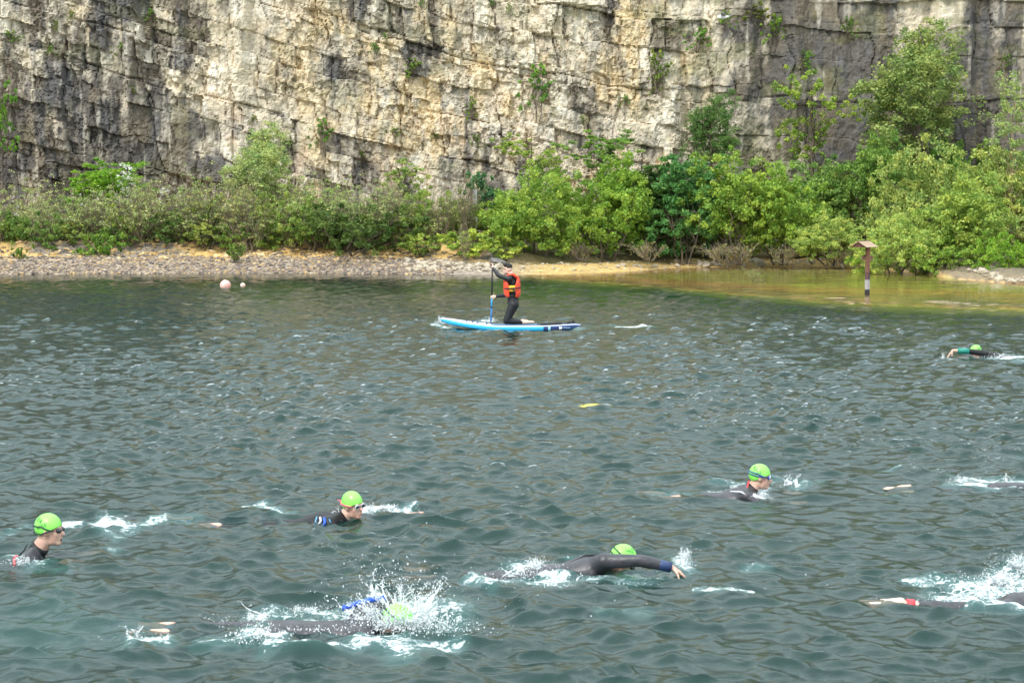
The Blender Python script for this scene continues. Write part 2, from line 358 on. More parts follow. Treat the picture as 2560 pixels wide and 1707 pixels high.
TA = tile(37.0, 768, .16, .85, 11, .0175, R(68), 1.4, 3.3); TB = tile(9.1, 384, .09, .40, 12, .0062, R(62), 1.0, 3.1)
# foam streaks left by arms, legs and hulls: (x0,y0,x1,y1 in the photograph, half width in m, strength)
FOAM = [(150,1318,250,1305,.07,1),(250,1305,330,1320,.10,1.15),(320,1318,400,1300,.08,.9),(230,1330,300,1345,.05,.75),(30,1390,95,1410,.07,.8),(0,1350,60,1320,.06,.6),(110,1415,170,1425,.05,.5),(280,1365,300,1375,.04,.8),
 (610,1260,650,1258,.03,.8),(650,1262,705,1285,.07,.9),(680,1285,735,1283,.03,.7),(905,1275,1010,1268,.06,1.0),(1010,1268,1035,1262,.03,.9),(800,1295,860,1300,.03,.55),(400,1300,470,1310,.06,.5),(430,1290,500,1295,.05,.5),
 (1790,1210,1860,1215,.09,.72),(1780,1232,1850,1232,.05,.85),(1900,1240,1925,1220,.05,1.0),(1930,1200,2000,1205,.07,.65),(1990,1215,2050,1205,.06,.7),(1640,1240,1720,1235,.05,.55),
 (1180,1455,1400,1445,.07,.85),(1300,1420,1385,1440,.10,1.05),(1170,1460,1230,1465,.05,.9),(1400,1455,1600,1440,.06,.72),(1560,1455,1700,1435,.08,.6),(1440,1405,1400,1395,.03,.7),(1740,1480,1880,1488,.035,.95),(1690,1400,1720,1420,.07,.9),(1500,1530,1620,1535,.05,.5),(1860,1425,1920,1425,.04,.7),
 (640,1545,720,1545,.10,.75),(620,1590,700,1585,.07,1.0),(500,1600,620,1600,.05,.7),(330,1610,420,1600,.06,.95),(660,1615,900,1612,.06,.95),(900,1600,1010,1620,.11,.95),(1000,1610,1120,1610,.08,.85),(760,1530,830,1540,.07,.9),(900,1540,1120,1530,.16,1.0),(940,1590,1000,1590,.08,.8),(750,1560,850,1555,.04,.8),(100,1530,180,1580,.4,.30),(40,1580,300,1575,.3,.32),
 (2300,1455,2560,1460,.07,.8),(2400,1470,2560,1480,.13,.92),(2360,1500,2540,1515,.09,.95),(2490,1440,2560,1410,.10,.8),(2260,1452,2290,1455,.03,1.0),(2450,1490,2560,1490,.1,.95),
 (2370,1215,2450,1215,.08,.9),(2400,1195,2560,1205,.08,.9),(2460,1225,2560,1220,.05,.85),(2520,1150,2560,1145,.05,.95),(2200,1175,2320,1165,.03,.62),(2200,1235,2240,1240,.04,.7),
 (2450,893,2560,897,.14,1.1),(2480,900,2560,905,.12,.8),(2355,893,2375,898,.06,.9),
 (1545,818,1630,817,.07,1.2),(1455,820,1560,815,.10,.45),(1880,828,1940,824,.05,.7),(1085,812,1120,820,.12,.9),(1120,822,1200,824,.08,.55),(1205,806,1245,806,.08,.9),(1440,826,1470,824,.09,.6),
 (1330,827,1400,829,.05,.4)]
g = np.concatenate([-np.geomspace(8, .55, 14), np.linspace(-.44, .44, 500), np.geomspace(.55, 8, 14)])
rows = np.concatenate([[-60, -20, 0, 4, 7], np.geomspace(9.2, 47, 880), np.geomspace(47.1, 86, 270)])
W, Yr = np.meshgrid(g, rows)
def smooth_w(Y): return np.maximum(Y, 9.0)
WX = W * smooth_w(Yr) * (1 + .0) ; WY = Yr.copy()
inside = (np.abs(W) < .5) & (Yr > 8)
jit = (ih(np.arange(W.size).reshape(W.shape), 3, 5) - .5)
h1, a1, b1 = samp(TA, WX, WY); h2, a2, b2 = samp(TB, WX, WY)
patch = .15 + 1.7 * fbm(WX * .30, WY * .16, 4, 301)                         # gusts: calmer and rougher patches
sh_ = interp(WX, SHORE); dr_ = interp(WX, DROP)
calm = np.clip(.28 + .72 * sstep(7.0, -4.0, WY - dr_), .28, 1) * (1 - .5 * sstep(38, 70, WY) )
calm = calm * np.where(WX < 0, 1 - .5 * sstep(62, 73, WY), 1)
foam = np.zeros_like(WX)
for x0, y0, x1, y1, hw, s in FOAM:
    p = on(x0, y0); q = on(x1, y1); ex, ey = q.x - p.x, q.y - p.y; l2 = ex * ex + ey * ey + 1e-9
    # foreshortened streaks spread farther along the line of sight
    t = np.clip(((WX - p.x) * ex + (WY - p.y) * ey) / l2, 0, 1)
    d = np.hypot(WX - p.x - t * ex, (WY - p.y - t * ey) / 2.6)
    foam = np.maximum(foam, s * np.exp(-(d / (hw * 1.35)) ** 2))
turb = sstep(.02, .5, foam)
WZ = (h1 * (.55 + .5 * patch) * calm + .012 * (fbm(WX * .55, WY * .8, 2, 305) - .5) * 2 + h2 * patch * calm * (1 - .55 * sstep(26, 50, WY)))
WZ += turb * .030 * (fbm(WX * 6, WY * 6, 4, 310) - .5) * 2 + foam * .012
# bow wave and hull trough beside the board
bc = on(1276, 822)
WZ += .035 * np.exp(-((WX - 1.55) / .35) ** 2 - ((WY - bc.y + .35) / .5) ** 2) - .03 * np.exp(-((WX - .3) / .6) ** 2 - ((WY - bc.y + .45) / .25) ** 2)
lam = 1.0
WX2 = WX + np.where(inside, (a1 * lam + a2 * .7 * patch) * calm, 0); WY2 = WY + np.where(inside, (b1 * lam + b2 * .7 * patch) * calm, 0)
WZ = np.where(inside, WZ, 0)
gzv = ground_z(WX, WY); depth = np.maximum(-gzv, 0)
murk = np.minimum(1 - np.exp(-1.3 * np.maximum(depth - .22, 0)), .42)
me = mesh_np('lake_water', np.stack([WX2, WY2, WZ], -1).reshape(-1, 3), gridF(len(g), len(rows)), True, None, {'murk': murk, 'foam': foam, 'calm': calm})
wm = bpy.data.materials.new('lake_water'); wm.use_nodes = True; n = wm.node_tree; n.nodes.clear()
N_ = lambda t: n.nodes.new('ShaderNode' + t)
out = N_('OutputMaterial'); am_ = N_('Attribute'); am_.attribute_name = 'murk'; af = N_('Attribute'); af.attribute_name = 'foam'; ac = N_('Attribute'); ac.attribute_name = 'calm'
geo = N_('NewGeometry'); mp = N_('Mapping'); mp.inputs['Scale'].default_value = (1, .75, 1); mp.inputs['Rotation'].default_value = (0, 0, .35)
n.links.new(geo.outputs['Position'], mp.inputs[0])
t1 = N_('TexNoise'); t1.inputs['Scale'].default_value = 24; t1.inputs['Detail'].default_value = 5; t1.inputs['Roughness'].default_value = .6; t1.inputs['Distortion'].default_value = .4
n.links.new(mp.outputs[0], t1.inputs['Vector'])
mul = N_('Math'); mul.operation = 'MULTIPLY'; n.links.new(t1.outputs[0], mul.inputs[0]); n.links.new(ac.outputs['Fac'], mul.inputs[1])
bp = N_('Bump'); bp.inputs['Strength'].default_value = 1; bp.inputs['Distance'].default_value = .0050; n.links.new(mul.outputs[0], bp.inputs['Height'])
fr = N_('Fresnel'); fr.inputs['IOR'].default_value = 1.333; n.links.new(bp.outputs[0], fr.inputs['Normal'])
gl = N_('BsdfGlossy'); gl.inputs['Roughness'].default_value = .05; n.links.new(bp.outputs[0], gl.inputs['Normal'])
rf = N_('BsdfRefraction'); rf.inputs['IOR'].default_value = 1.333; rf.inputs['Roughness'].default_value = .0; rf.inputs['Color'].default_value = (.86, .92, .84, 1); n.links.new(bp.outputs[0], rf.inputs['Normal'])
df = N_('BsdfDiffuse'); df.inputs['Color'].default_value = (.002, .044, .038, 1)
m1 = N_('MixShader'); n.links.new(am_.outputs['Fac'], m1.inputs[0]); n.links.new(rf.outputs[0], m1.inputs[1]); n.links.new(df.outputs[0], m1.inputs[2])
m2 = N_('MixShader'); n.links.new(fr.outputs[0], m2.inputs[0]); n.links.new(m1.outputs[0], m2.inputs[1]); n.links.new(gl.outputs[0], m2.inputs[2])
# foam: white lace where the strength outweighs a fine noise
t2 = N_('TexNoise'); t2.inputs['Scale'].default_value = 16; t2.inputs['Detail'].default_value = 7; t2.inputs['Roughness'].default_value = .72; t2.inputs['Distortion'].default_value = 1.2
n.links.new(geo.outputs['Position'], t2.inputs['Vector'])
ad = N_('Math'); ad.operation = 'MULTIPLY_ADD'; ad.inputs[1].default_value = .415; ad.inputs[2].default_value = 0
n.links.new(af.outputs['Fac'], ad.inputs[0])
ad2 = N_('Math'); ad2.operation = 'ADD'; n.links.new(ad.outputs[0], ad2.inputs[0]); n.links.new(t2.outputs[0], ad2.inputs[1])
mr = N_('MapRange'); mr.inputs[1].default_value = .80; mr.inputs[2].default_value = 1.0; n.links.new(ad2.outputs[0], mr.inputs[0])
fo = N_('BsdfDiffuse'); fo.inputs['Color'].default_value = (.78, .82, .82, 1)
# a milky veil of bubbles round the lace
mr2 = N_('MapRange'); mr2.inputs[1].default_value = .12; mr2.inputs[2].default_value = 1.4; mr2.inputs[4].default_value = .42; n.links.new(af.outputs['Fac'], mr2.inputs[0])
bub = N_('BsdfDiffuse'); bub.inputs['Color'].default_value = (.16, .33, .33, 1)
m0 = N_('MixShader'); n.links.new(mr2.outputs[0], m0.inputs[0]); n.links.new(m2.outputs[0], m0.inputs[1]); n.links.new(bub.outputs[0], m0.inputs[2])
m3 = N_('MixShader'); n.links.new(mr.outputs[0], m3.inputs[0]); n.links.new(m0.outputs[0], m3.inputs[1]); n.links.new(fo.outputs[0], m3.inputs[2])
n.links.new(m3.outputs[0], out.inputs[0])
tag(link('lake_water', me, wm), kind='structure')

# ---------------------------------------------------------------- foliage
def leaf_mat(name, rough=.55, tr=.35):
    m = bpy.data.materials.new(name); m.use_nodes = True; n = m.node_tree; n.nodes.clear()
    o = n.nodes.new('ShaderNodeOutputMaterial'); a = n.nodes.new('ShaderNodeAttribute'); a.attribute_name = 'tint'
    oi = n.nodes.new('ShaderNodeObjectInfo'); mu = n.nodes.new('ShaderNodeMixRGB'); mu.blend_type = 'MULTIPLY'; mu.inputs[0].default_value = 1
    n.links.new(a.outputs['Color'], mu.inputs[1]); n.links.new(oi.outputs['Color'], mu.inputs[2])
    d = n.nodes.new('ShaderNodeBsdfPrincipled'); d.inputs['Roughness'].default_value = rough; d.inputs['Specular IOR Level'].default_value = .25
    t = n.nodes.new('ShaderNodeBsdfTranslucent'); x = n.nodes.new('ShaderNodeMixShader'); x.inputs[0].default_value = tr
    n.links.new(mu.outputs[0], d.inputs['Base Color']); n.links.new(mu.outputs[0], t.inputs['Color'])
    n.links.new(d.outputs[0], x.inputs[1]); n.links.new(t.outputs[0], x.inputs[2]); n.links.new(x.outputs[0], o.inputs[0]); return m
M_leaf = leaf_mat('leaves'); M_bark = mat('bark', (.13, .10, .07), .9, .4, 6, bump=.01)
M_twig = mat('dry_twig', (.24, .19, .125), .9, .35, 3); M_birch = mat('birch_bark', (.42, .30, .18), .8, .4, 4)
M_blos = mat('blossom', (.75, .75, .68), .7); M_dead = mat('bleached_wood', (.42, .38, .33), .9, .3, 5)

def leaves_np(C, Rc, per, size, rg, flat=.5, up=.35, elong=1.0):
    """leaf-sized faces clustered round the points C, each cluster of radius Rc"""
    n = len(C) * per; c = np.repeat(C, per, 0); rr = np.repeat(Rc, per)
    d = rg.normal(size=(n, 3)); d /= np.linalg.norm(d, axis=1)[:, None]; r = rg.random(n) ** .45
    d[:, 2] *= .8
    P = c + d * (r * rr)[:, None]
    nrm = d * flat + rg.normal(size=(n, 3)) * .6; nrm[:, 2] += up; nrm /= np.linalg.norm(nrm, axis=1)[:, None]
    a = np.cross(nrm, rg.normal(size=(n, 3))); a /= np.linalg.norm(a, axis=1)[:, None]; b = np.cross(nrm, a)
    s = size * (.6 + .8 * rg.random(n))[:, None]
    V = np.stack([P - a * s * elong, P - b * s * .55 + nrm * s * .12, P + a * s * elong, P + b * s * .55 + nrm * s * .12], 1).reshape(-1, 3)
    F = np.arange(4 * n).reshape(-1, 4)
    cl = np.repeat(rg.random(len(C)), per); lf = rg.random(n)
    base = .72 + .38 * cl + .30 * (lf - .5)
    tint = np.stack([base * (1 + .28 * (cl - .5) + .25 * (lf - .5)), base, base * (.95 - .2 * (lf - .5))], 1)
    return V, F, np.repeat(tint, 4, 0)
def stick(mb, pts, r0, r1, n=4):
    k = len(pts); mb.tube(pts, [r0 + (r1 - r0) * i / (k - 1) for i in range(k)], n, cap=False)
def limb(mb, a, b, r0, r1, rnd, bend=.12, seg=4, n=4):
    a = Vector(a); b = Vector(b); L = (b - a).length; pts = [a]
    for i in range(1, seg): pts.append(a.lerp(b, i / seg) + Vector([(rnd.random() - .5) * L * bend * 2 for _ in range(3)]))
    pts.append(b); stick(mb, pts, r0, r1, n); return pts
def crown_points(rg, n, shape, lob=6):
    """cluster centres of a unit crown (width about 1, height 1, foot at 0) with lobes and gaps"""
    lobes = []
    for k in range(lob):
        q = rg.random() * 6.283; r = .30 * rg.random() ** .5
        if shape == 'bush': z = .22 + .5 * rg.random(); rad = .20 + .10 * rg.random(); lobes.append((r * math.cos(q), r * math.sin(q), z * (1 - .5 * r / .3 * .6), rad, rad * 1.1))
        elif shape == 'tree': z = .36 + .52 * rg.random(); w = 1 - abs(z - .55) * 1.1; rad = .12 + .09 * rg.random(); lobes.append((r * w * math.cos(q), r * w * math.sin(q), z, rad * 1.15, rad * .8))
        elif shape == 'birch': z = .25 + .7 * k / lob; w = 1.05 - z; rad = .10 + .05 * rg.random(); lobes.append((r * w * math.cos(q), r * w * math.sin(q), z, rad + .12 * w, rad * .7))
        elif shape == 'low': z = .25 + .35 * rg.random(); rad = .16 + .12 * rg.random(); lobes.append((1.2 * r * math.cos(q), r * math.sin(q), z, rad, rad * 1.5))
    P = []; Rr = []
    while len(P) < n:
        x, y, z, rw, rh = lobes[int(rg.integers(len(lobes)))]
        d = rg.normal(size=3); d /= np.linalg.norm(d); r = rg.random() ** .35
        p = np.array((x + d[0] * rw * r, y + d[1] * rw * r, z + d[2] * rh * r))
        if p[2] < .03: continue
        P.append(p); Rr.append(.035 + .03 * rg.random())
    return np.array(P), np.array(Rr), lobes
PROTO = {}
def proto_crown(key, seed, shape, w, h, ncl, per, size, lob=7, elong=1.0, rc=1.0, up=.35):
    rg = np.random.default_rng(seed); rnd = random.Random(seed)
    P, Rr, lobes = crown_points(rg, ncl, shape, lob)
    P[:, 0] -= (P[:, 0].max() + P[:, 0].min()) / 2; P[:, 0] *= .46 / np.abs(P[:, 0]).max(); P[:, 1] *= .46 / np.abs(P[:, 1]).max()
    lo = {'bush': .06, 'low': .08, 'tree': .14, 'birch': .12}[shape]; P[:, 2] = lo + (P[:, 2] - P[:, 2].min()) / (P[:, 2].max() - P[:, 2].min()) * (.97 - lo)
    P = P * np.array((w, w, h)); Rr = Rr * (w + h) / 2 * rc
    V, F, T = leaves_np(P, Rr, per, size, rg, elong=elong, up=up)
    cm = mesh_np(key + '_crown', V, F, True, T); cm.materials.append(M_leaf)
    rs = min(1.0, w / 3.6) ; mb = MB(); nst = 1 if shape in ('tree', 'birch') else 4
    if nst == 1:
        top = Vector((0, 0, h * .92)); tp = limb(mb, (0, 0, -.3), top, .022 * w + .012, .010, rnd, .025, 8, 6)
        for i in rg.integers(0, len(P), 44):
            q = Vector(P[i]); f = max(.15, min(.9, q.z / h - .18)); o = tp[0].lerp(tp[-1], f); limb(mb, o, q, .010 * (1.3 - f) * w / 2 + .004, .004, rnd, .10, 4, 3)
    else:
        for k in range(nst):
            q = 6.28 * k / nst + rnd.random(); f = Vector((math.cos(q) * .06 * w, math.sin(q) * .06 * w, -.2))
            m = Vector((math.cos(q) * .22 * w, math.sin(q) * .22 * w, h * .45)); tp = limb(mb, f, m, .045 * rs, .018 * rs, rnd, .08, 4, 5)
            for i in rg.integers(0, len(P), 12): limb(mb, tp[rnd.randint(1, 4)], Vector(P[i]), .013 * rs, .004, rnd, .10, 4, 3)
    tm = mb.mesh(key + '_trunk'); tm.materials.append(M_birch if shape == 'birch' else M_bark)
    PROTO[key] = (cm, tm, w, h)
def proto_twig(key, seed, w, h, n, lean=.0, leafy=500, size=.035):
    rg = np.random.default_rng(seed); rnd = random.Random(seed); mb = MB(); tips = []
    for k in range(n):
        q = rnd.random() * 6.28; r = .16 * w * rnd.random(); f = Vector((math.cos(q) * r, math.sin(q) * r, -.1))
        sp = (.15 + .85 * rnd.random()) * w * .5; L = h * (.6 + .42 * rnd.random()) * (1 - .35 * (sp / w) ** 1)
        e = Vector((math.cos(q) * sp + lean * L, math.sin(q) * sp, L)); tp = limb(mb, f, e, .017, .006, rnd, .07, 5, 3); 
        for j in range(5):
            o = tp[rnd.randint(2, 5)]; d = (e - f).normalized() + Vector([(rnd.random() - .5) * 1.3 for _ in range(3)]); e2 = o + d * h * (.12 + .2 * rnd.random())
            t2 = limb(mb, o, e2, .008, .004, rnd, .09, 3, 3); tips.append(e2); tips.append(t2[1])
            e3 = t2[2] + (d + Vector([(rnd.random() - .5) * 1.5 for _ in range(3)])) * h * .1; limb(mb, t2[2], e3, .005, .003, rnd, .05, 2, 3)
    tm = mb.mesh(key + '_stems'); tm.materials.append(M_twig)
    P = np.array([tips[i] for i in rg.integers(0, len(tips), leafy)]); V, F, T = leaves_np(P, np.full(len(P), .11), 6, size, rg)
    cm = mesh_np(key + '_leaves', V, F, True, T); cm.materials.append(M_leaf)
    PROTO[key] = (cm, tm, w, h)
proto_crown('bush1', 1, 'bush', 4.6, 3.7, 400, 50, .054, 10)
proto_crown('bush2', 2, 'bush', 4.2, 3.8, 380, 48, .058, 9)
proto_crown('bush3', 3, 'bush', 3.2, 3.6, 300, 48, .052, 7)
proto_crown('fine1', 4, 'bush', 3.0, 4.0, 260, 50, .050, 9, elong=1.5)
proto_crown('tree1', 5, 'tree', 4.4, 7.0, 460, 42, .060, 17, rc=1.0)
proto_crown('airy1', 6, 'tree', 3.2, 4.0, 110, 34, .055, 9, rc=.8)
proto_crown('airy2', 7, 'tree', 2.6, 3.6, 70, 32, .06, 7, rc=.9)
proto_crown('birch1', 8, 'birch', 2.6, 7.4, 150, 36, .05, 12, rc=.8)
proto_crown('low1', 9, 'low', 3.6, 1.7, 190, 44, .052, 8)
proto_crown('low2', 10, 'low', 1.6, .8, 60, 34, .045, 6, rc=1.4)
proto_crown('tuft1', 12, 'low', 1.0, 1.0, 34, 24, .04, 5, rc=1.2)
proto_twig('twig1', 21, 2.4, 2.3, 46, .05, 620)
proto_twig('twig2', 22, 2.2, 2.4, 44, -.12, 420)
proto_twig('bare1', 23, 1.3, 2.3, 14, 0, 60)
proto_twig('scrub1', 24, .9, .6, 26, 0, 40, .03)

def plant(name, key, cx, top, base, width, Y, col, label, cat, group=None, twig=None, tagg=True):
    c = at(cx, base, Y); sc_ = Y / FPX; cm, tm, w, h = PROTO[key]
    sx = width * sc_ / w; sz = (base - top) * sc_ / h
    rnd = random.Random(cx * 7 + top)
    o = empty(name, (c.x, Y, c.z), label, cat, group, rnd.random() * 6.28)
    crown = link('crown', cm, None, o); tr = link('trunk' if key[:4] not in ('twig', 'bare', 'scru') else 'stems', tm, None, o)
    for q in (crown, tr): q.scale = (sx, sx, sz)
    crown.color = (*col, 1); return o
# colours of the species
YG = (.27, .41, .065); MG = (.2, .35, .05); LG = (.42, .53, .13); BG = (.13, .31, .085); DG = (.075, .15, .035); PG = (.36, .46, .15); OG = (.20, .25, .10); BR = (.10, .165, .035)
G_ = 'bushes along the foot of the quarry face'
P_ = [
 # name, prototype, centre, top, foot, width (pixels of the photograph), distance, colour, label
 ('bush','bush1',1350,398,645,320,79.0,YG,'big rounded yellow green bush behind the kneeling paddler, dark stems on the sand'),
 ('bush','bush2',1515,378,645,290,80.6,(0.255, 0.412, 0.058),'mid green bush between the rounded yellow green one and the dark bluish one'),
 ('bush','airy1',1330,330,470,210,82.5,(0.300, 0.426, 0.065),'thin leafy sapling rising above the big rounded yellow green bush'),
 ('bush','airy2',1500,320,470,230,83.5,(0.180, 0.333, 0.058),'open branched bush against the pale cliff above the mid green bush'),
 ('bush','fine1',1715,385,648,220,81.0,BG,'dark bluish green fine leaved bush reaching down to the sand flat'),
 ('bush','fine1',1640,405,630,210,82.8,DG,'shadowy dark green bush tucked behind the bluish one'),
 ('tree','tree1',1775,222,450,150,85.6,(0.135, 0.253, 0.065),'narrow dark green tree climbing the cliff above the bluish bush','tree'),
 ('bush','bush3',1838,362,645,250,80.2,YG,'bright upright bush with dry sticks round its foot, beside the bluish one'),
 ('bush','bush2',1950,405,650,260,81.0,(0.300, 0.452, 0.072),'leafy mid green bush behind the pale rocks of the sand flat'),
 ('bush','bush3',2045,385,630,240,84.0,(0.240, 0.386, 0.098),'grey green bush under the curved thin tree'),
 ('bush','bush1',2075,525,655,235,79.5,LG,'low light yellow green bush left of the roofed post'),
 ('tree','airy1',2030,165,430,220,85.5,(0.300, 0.426, 0.065),'thin crooked tree with open crown against the dark cliff','tree'),
 ('tree','tree1',2290,35,470,350,84.0,(0.285, 0.372, 0.111),'tallest tree of the bank, pale green crown reaching up the dark cliff','tree'),
 ('bush','bush2',2170,330,560,220,83.0,(0.225, 0.372, 0.078),'mid green bush at the foot of the tallest tree'),
 ('bush','bush1',2310,335,670,330,78.5,(0.345, 0.439, 0.117),'broad pale green bush in front of the tallest tree'),
 ('bush','bush1',2255,520,696,270,73.5,LG,'light green bush hanging over the water right of the roofed post'),
 ('bush','bush2',2385,430,694,300,74.0,(0.330, 0.452, 0.091),'large leafy bush whose lower branches touch the lagoon'),
 ('bush','bush3',2480,345,680,250,77.0,(0.375, 0.465, 0.117),'feathery light green bush beneath the birch'),
 ('tree','birch1',2525,175,640,170,76.5,PG,'slender birch with a pale orange stem at the edge of the view','tree'),
 ('bush','low2',2190,600,684,150,75.5,(0.330, 0.479, 0.078),'low light green bush overhanging the lagoon just right of the roofed post'),
 ('bush','low1',2400,590,700,240,72.5,(0.300, 0.452, 0.078),'low leafy branches drooping to the water beside the stony islet'),
 ('bush','low1',2530,580,700,190,71.0,(0.225, 0.399, 0.039),'bright green bramble on the stony islet'),
 ('bush','bush3',2575,380,680,200,78.0,(0.300, 0.426, 0.078),'leafy bush cut by the right edge of the view'),
 ('tree','tree1',655,298,600,225,82.0,(0.405, 0.505, 0.182),'pale green willow sapling rising above the twiggy bushes','tree'),
 ('bush','bush3',275,395,540,250,83.0,(0.225, 0.426, 0.039),'fresh green hawthorn with white blossom against the dark rock'),
 ('bush','airy2',5,200,470,90,84.5,(0.165, 0.346, 0.039),'green branches reaching in at the left edge high on the cliff'),
 ('bush','low1',880,510,640,330,77.6,BR,'dark olive bramble mound on the pebble bank'),
 ('bush','low1',745,480,622,230,79.6,(0.255, 0.359, 0.078),'loose mid green bush beside the dark bramble mound'),
 ('bush','low1',1060,475,632,210,80.0,(0.330, 0.439, 0.091),'leafy green scrub left of the dry upright stems'),
 ('bush','low1',80,530,645,220,78.8,(0.150, 0.253, 0.052),'dark green bramble at the left end of the pebble beach'),
 ('bush','low1',470,520,618,240,79.8,(0.165, 0.253, 0.065),'shaded green scrub under the willow sapling'),
 ('bush','low2',255,585,655,130,77.7,(0.180, 0.319, 0.046),'small dark green bramble beside the orange earth'),
 ('bush','airy2',1015,395,560,150,83.0,(0.330, 0.439, 0.117),'thin green sapling against the ochre rock beside the dipping crack'),
 ('bush','low2',1200,432,520,110,84.0,(0.090, 0.226, 0.091),'small blue green conifer like bush beside the grey post'),
 ('bush','low1',1190,500,600,200,80.5,(0.300, 0.439, 0.058),'green bush behind the dry upright stems'),
 ('bush','low2',1170,575,640,190,77.0,(0.360, 0.479, 0.078),'low fresh green plants in front of the dry upright stems'),
 ('bush','low2',1255,590,645,150,77.2,(0.375, 0.479, 0.091),'low grassy green plants beside the grey boulder'),
 ('bush','low2',1060,585,642,160,77.2,(0.300, 0.412, 0.078),'low green plants at the end of the dark bramble mound'),
 ('bush','low2',50,620,665,60,76.2,(0.135, 0.239, 0.039),'small dark green clump on the orange earth at far left'),
 ('bush','low2',590,610,652,60,76.0,(0.180, 0.293, 0.052),'little green clump on the orange earth near the beach'),
]
for t in P_:
    nm, key, cx, top, base, wd, Y, col, lab = t[:9]
    plant(nm, key, cx, top, base, wd, Y, col, lab, 'tree' if nm == 'tree' else 'bush', G_ if nm == 'bush' else 'trees on the bank')
def rename(o, old, new):
    for c in o.children:
        if c.name.startswith(old): c.name = new
for k in (0, 2, 4, 8, 9, 12, 13, 15):        # growth creeping from the bank over the top of the beach
    cx = 20 + 62 * k + 20 * ih(k, 1, 5); bs = 607 + 13 * ih(k, 2, 5)
    plant('bush', 'low2', cx, bs - 48 - 22 * ih(k, 3, 5), bs, 95 + 60 * ih(k, 4, 5), 78.4 + .5 * ih(k, 6, 5), ((.20, .32, .06), (.14, .25, .05), (.30, .38, .09))[k % 3], ('mid green', 'dark green', 'yellowish')[k % 3] + ' low growth at the top of the pebble beach, ' + 'first second third fourth fifth sixth seventh eighth ninth tenth eleventh'.split()[(0, 2, 4, 8, 9, 12, 13, 15).index(k)] + ' from the left', 'bush', 'low growth along the top of the beach')
# twiggy half bare bushes in a row behind the beach
rnd = random.Random(4)
ORD = 'first second third fourth fifth sixth seventh eighth ninth tenth eleventh twelfth thirteenth fourteenth fifteenth sixteenth seventeenth eighteenth nineteenth twentieth'.split()
ORD += ['twenty ' + o for o in ORD[:9]] + ['thirtieth'] + ['thirty ' + o for o in ORD[:9]]
tw = [(-20,500,640,170),(60,470,628,190),(120,520,640,150),(180,492,620,190),(255,500,630,170),(320,470,618,190),(375,480,634,200),(440,505,640,180),(500,470,620,190),(560,450,615,200),(620,500,640,190),(690,460,612,190),(740,520,640,170),(810,470,610,170),(850,480,600,180),(930,470,600,180),(990,490,620,170),(1050,520,632,160)]
GT = 'half bare twiggy bushes along the pebble beach'
for i, (cx, top, base, wd) in enumerate(tw):
    Y = 78.2 + rnd.random() * 3.0
    q = plant('bush', 'twig1' if i % 2 else 'twig2', cx, top, base, wd, Y, (.40 + .05 * rnd.random(), .47 + .07 * rnd.random(), .17 + .04 * rnd.random()), 'half bare twiggy bush behind the pebble beach, ' + ORD[i] + ' from the left of its row', 'bush', GT)
    q.rotation_euler[2] = .4 * (rnd.random() - .5)
    q = plant('bush', 'low1', cx + 30, top + 40, base + 2, wd * 1.1, Y + .9, (.27 + .08 * rnd.random(), .36 + .10 * rnd.random(), .085), 'olive scrub showing between the twiggy bushes, ' + ORD[i] + ' clump from the left', 'bush', 'leafy scrub between the twiggy bushes')
for kk, (cx, top, base, wd) in enumerate([(1105,470,600,80),(1150,455,605,90),(1180,470,600,80),(1090,500,600,70),(975,470,560,90)]):
    plant('bush', 'bare1', cx, top, base, wd, 79.4, (.3, .33, .14), ['clump of dry upright pale stems left of the grey post', 'dry pale stems just in front of the grey post, widest spread', 'tall dry stems at the edge of the rounded yellow green bush', 'shorter dry stems at the left of the upright stems', 'grey bare stems standing against the ochre rock'][kk], 'bush', 'dry upright stems')
plant('sapling', 'bare1', 1160, 545, 662, 34, 75.6, (.35, .4, .15), 'single dead pale sapling standing among the rubble at the water', 'sapling')
plant('sapling', 'bare1', 1897, 665, 722, 60, 66, (.3, .42, .08), 'small leafy sapling standing in the shallow lagoon', 'sapling')
for k, (cx, base) in enumerate([(1450,640),(1620,640),(1800,645),(1850,643),(1960,648),(2090,655),(2380,700),(2440,705),(2500,708)]):
    plant('bush', 'scrub1', cx, base - 30, base + 6, 95, 78.6 if cx < 2200 else 71.5, (.3, .3, .12), 'tangle of dry sticks under the green bushes, ' + ORD[[1450,1620,1800,1850,1960,2090,2380,2440,2500].index(cx)] + ' from the left', 'bush', 'dry stick tangles under the bushes')
# background growth between the tall bushes and the rock
rnd = random.Random(9)
for k, cx in enumerate(range(1250, 2620, 88)):
    Y = 84.6 + rnd.random(); top = interp(cx, [(1250, 470), (1500, 430), (1700, 420), (2100, 400), (2250, 330), (2600, 330)])
    plant('bush', ('bush3', 'bush2', 'fine1')[k % 3], cx, top + 15 + rnd.random() * 40, 640, 190, Y, (.16 + .1 * rnd.random(), .29 + .1 * rnd.random(), .06), 'green growth between the tall bushes and the rock, ' + ORD[k] + ' clump from the left', 'bush', 'growth behind the tall bushes')
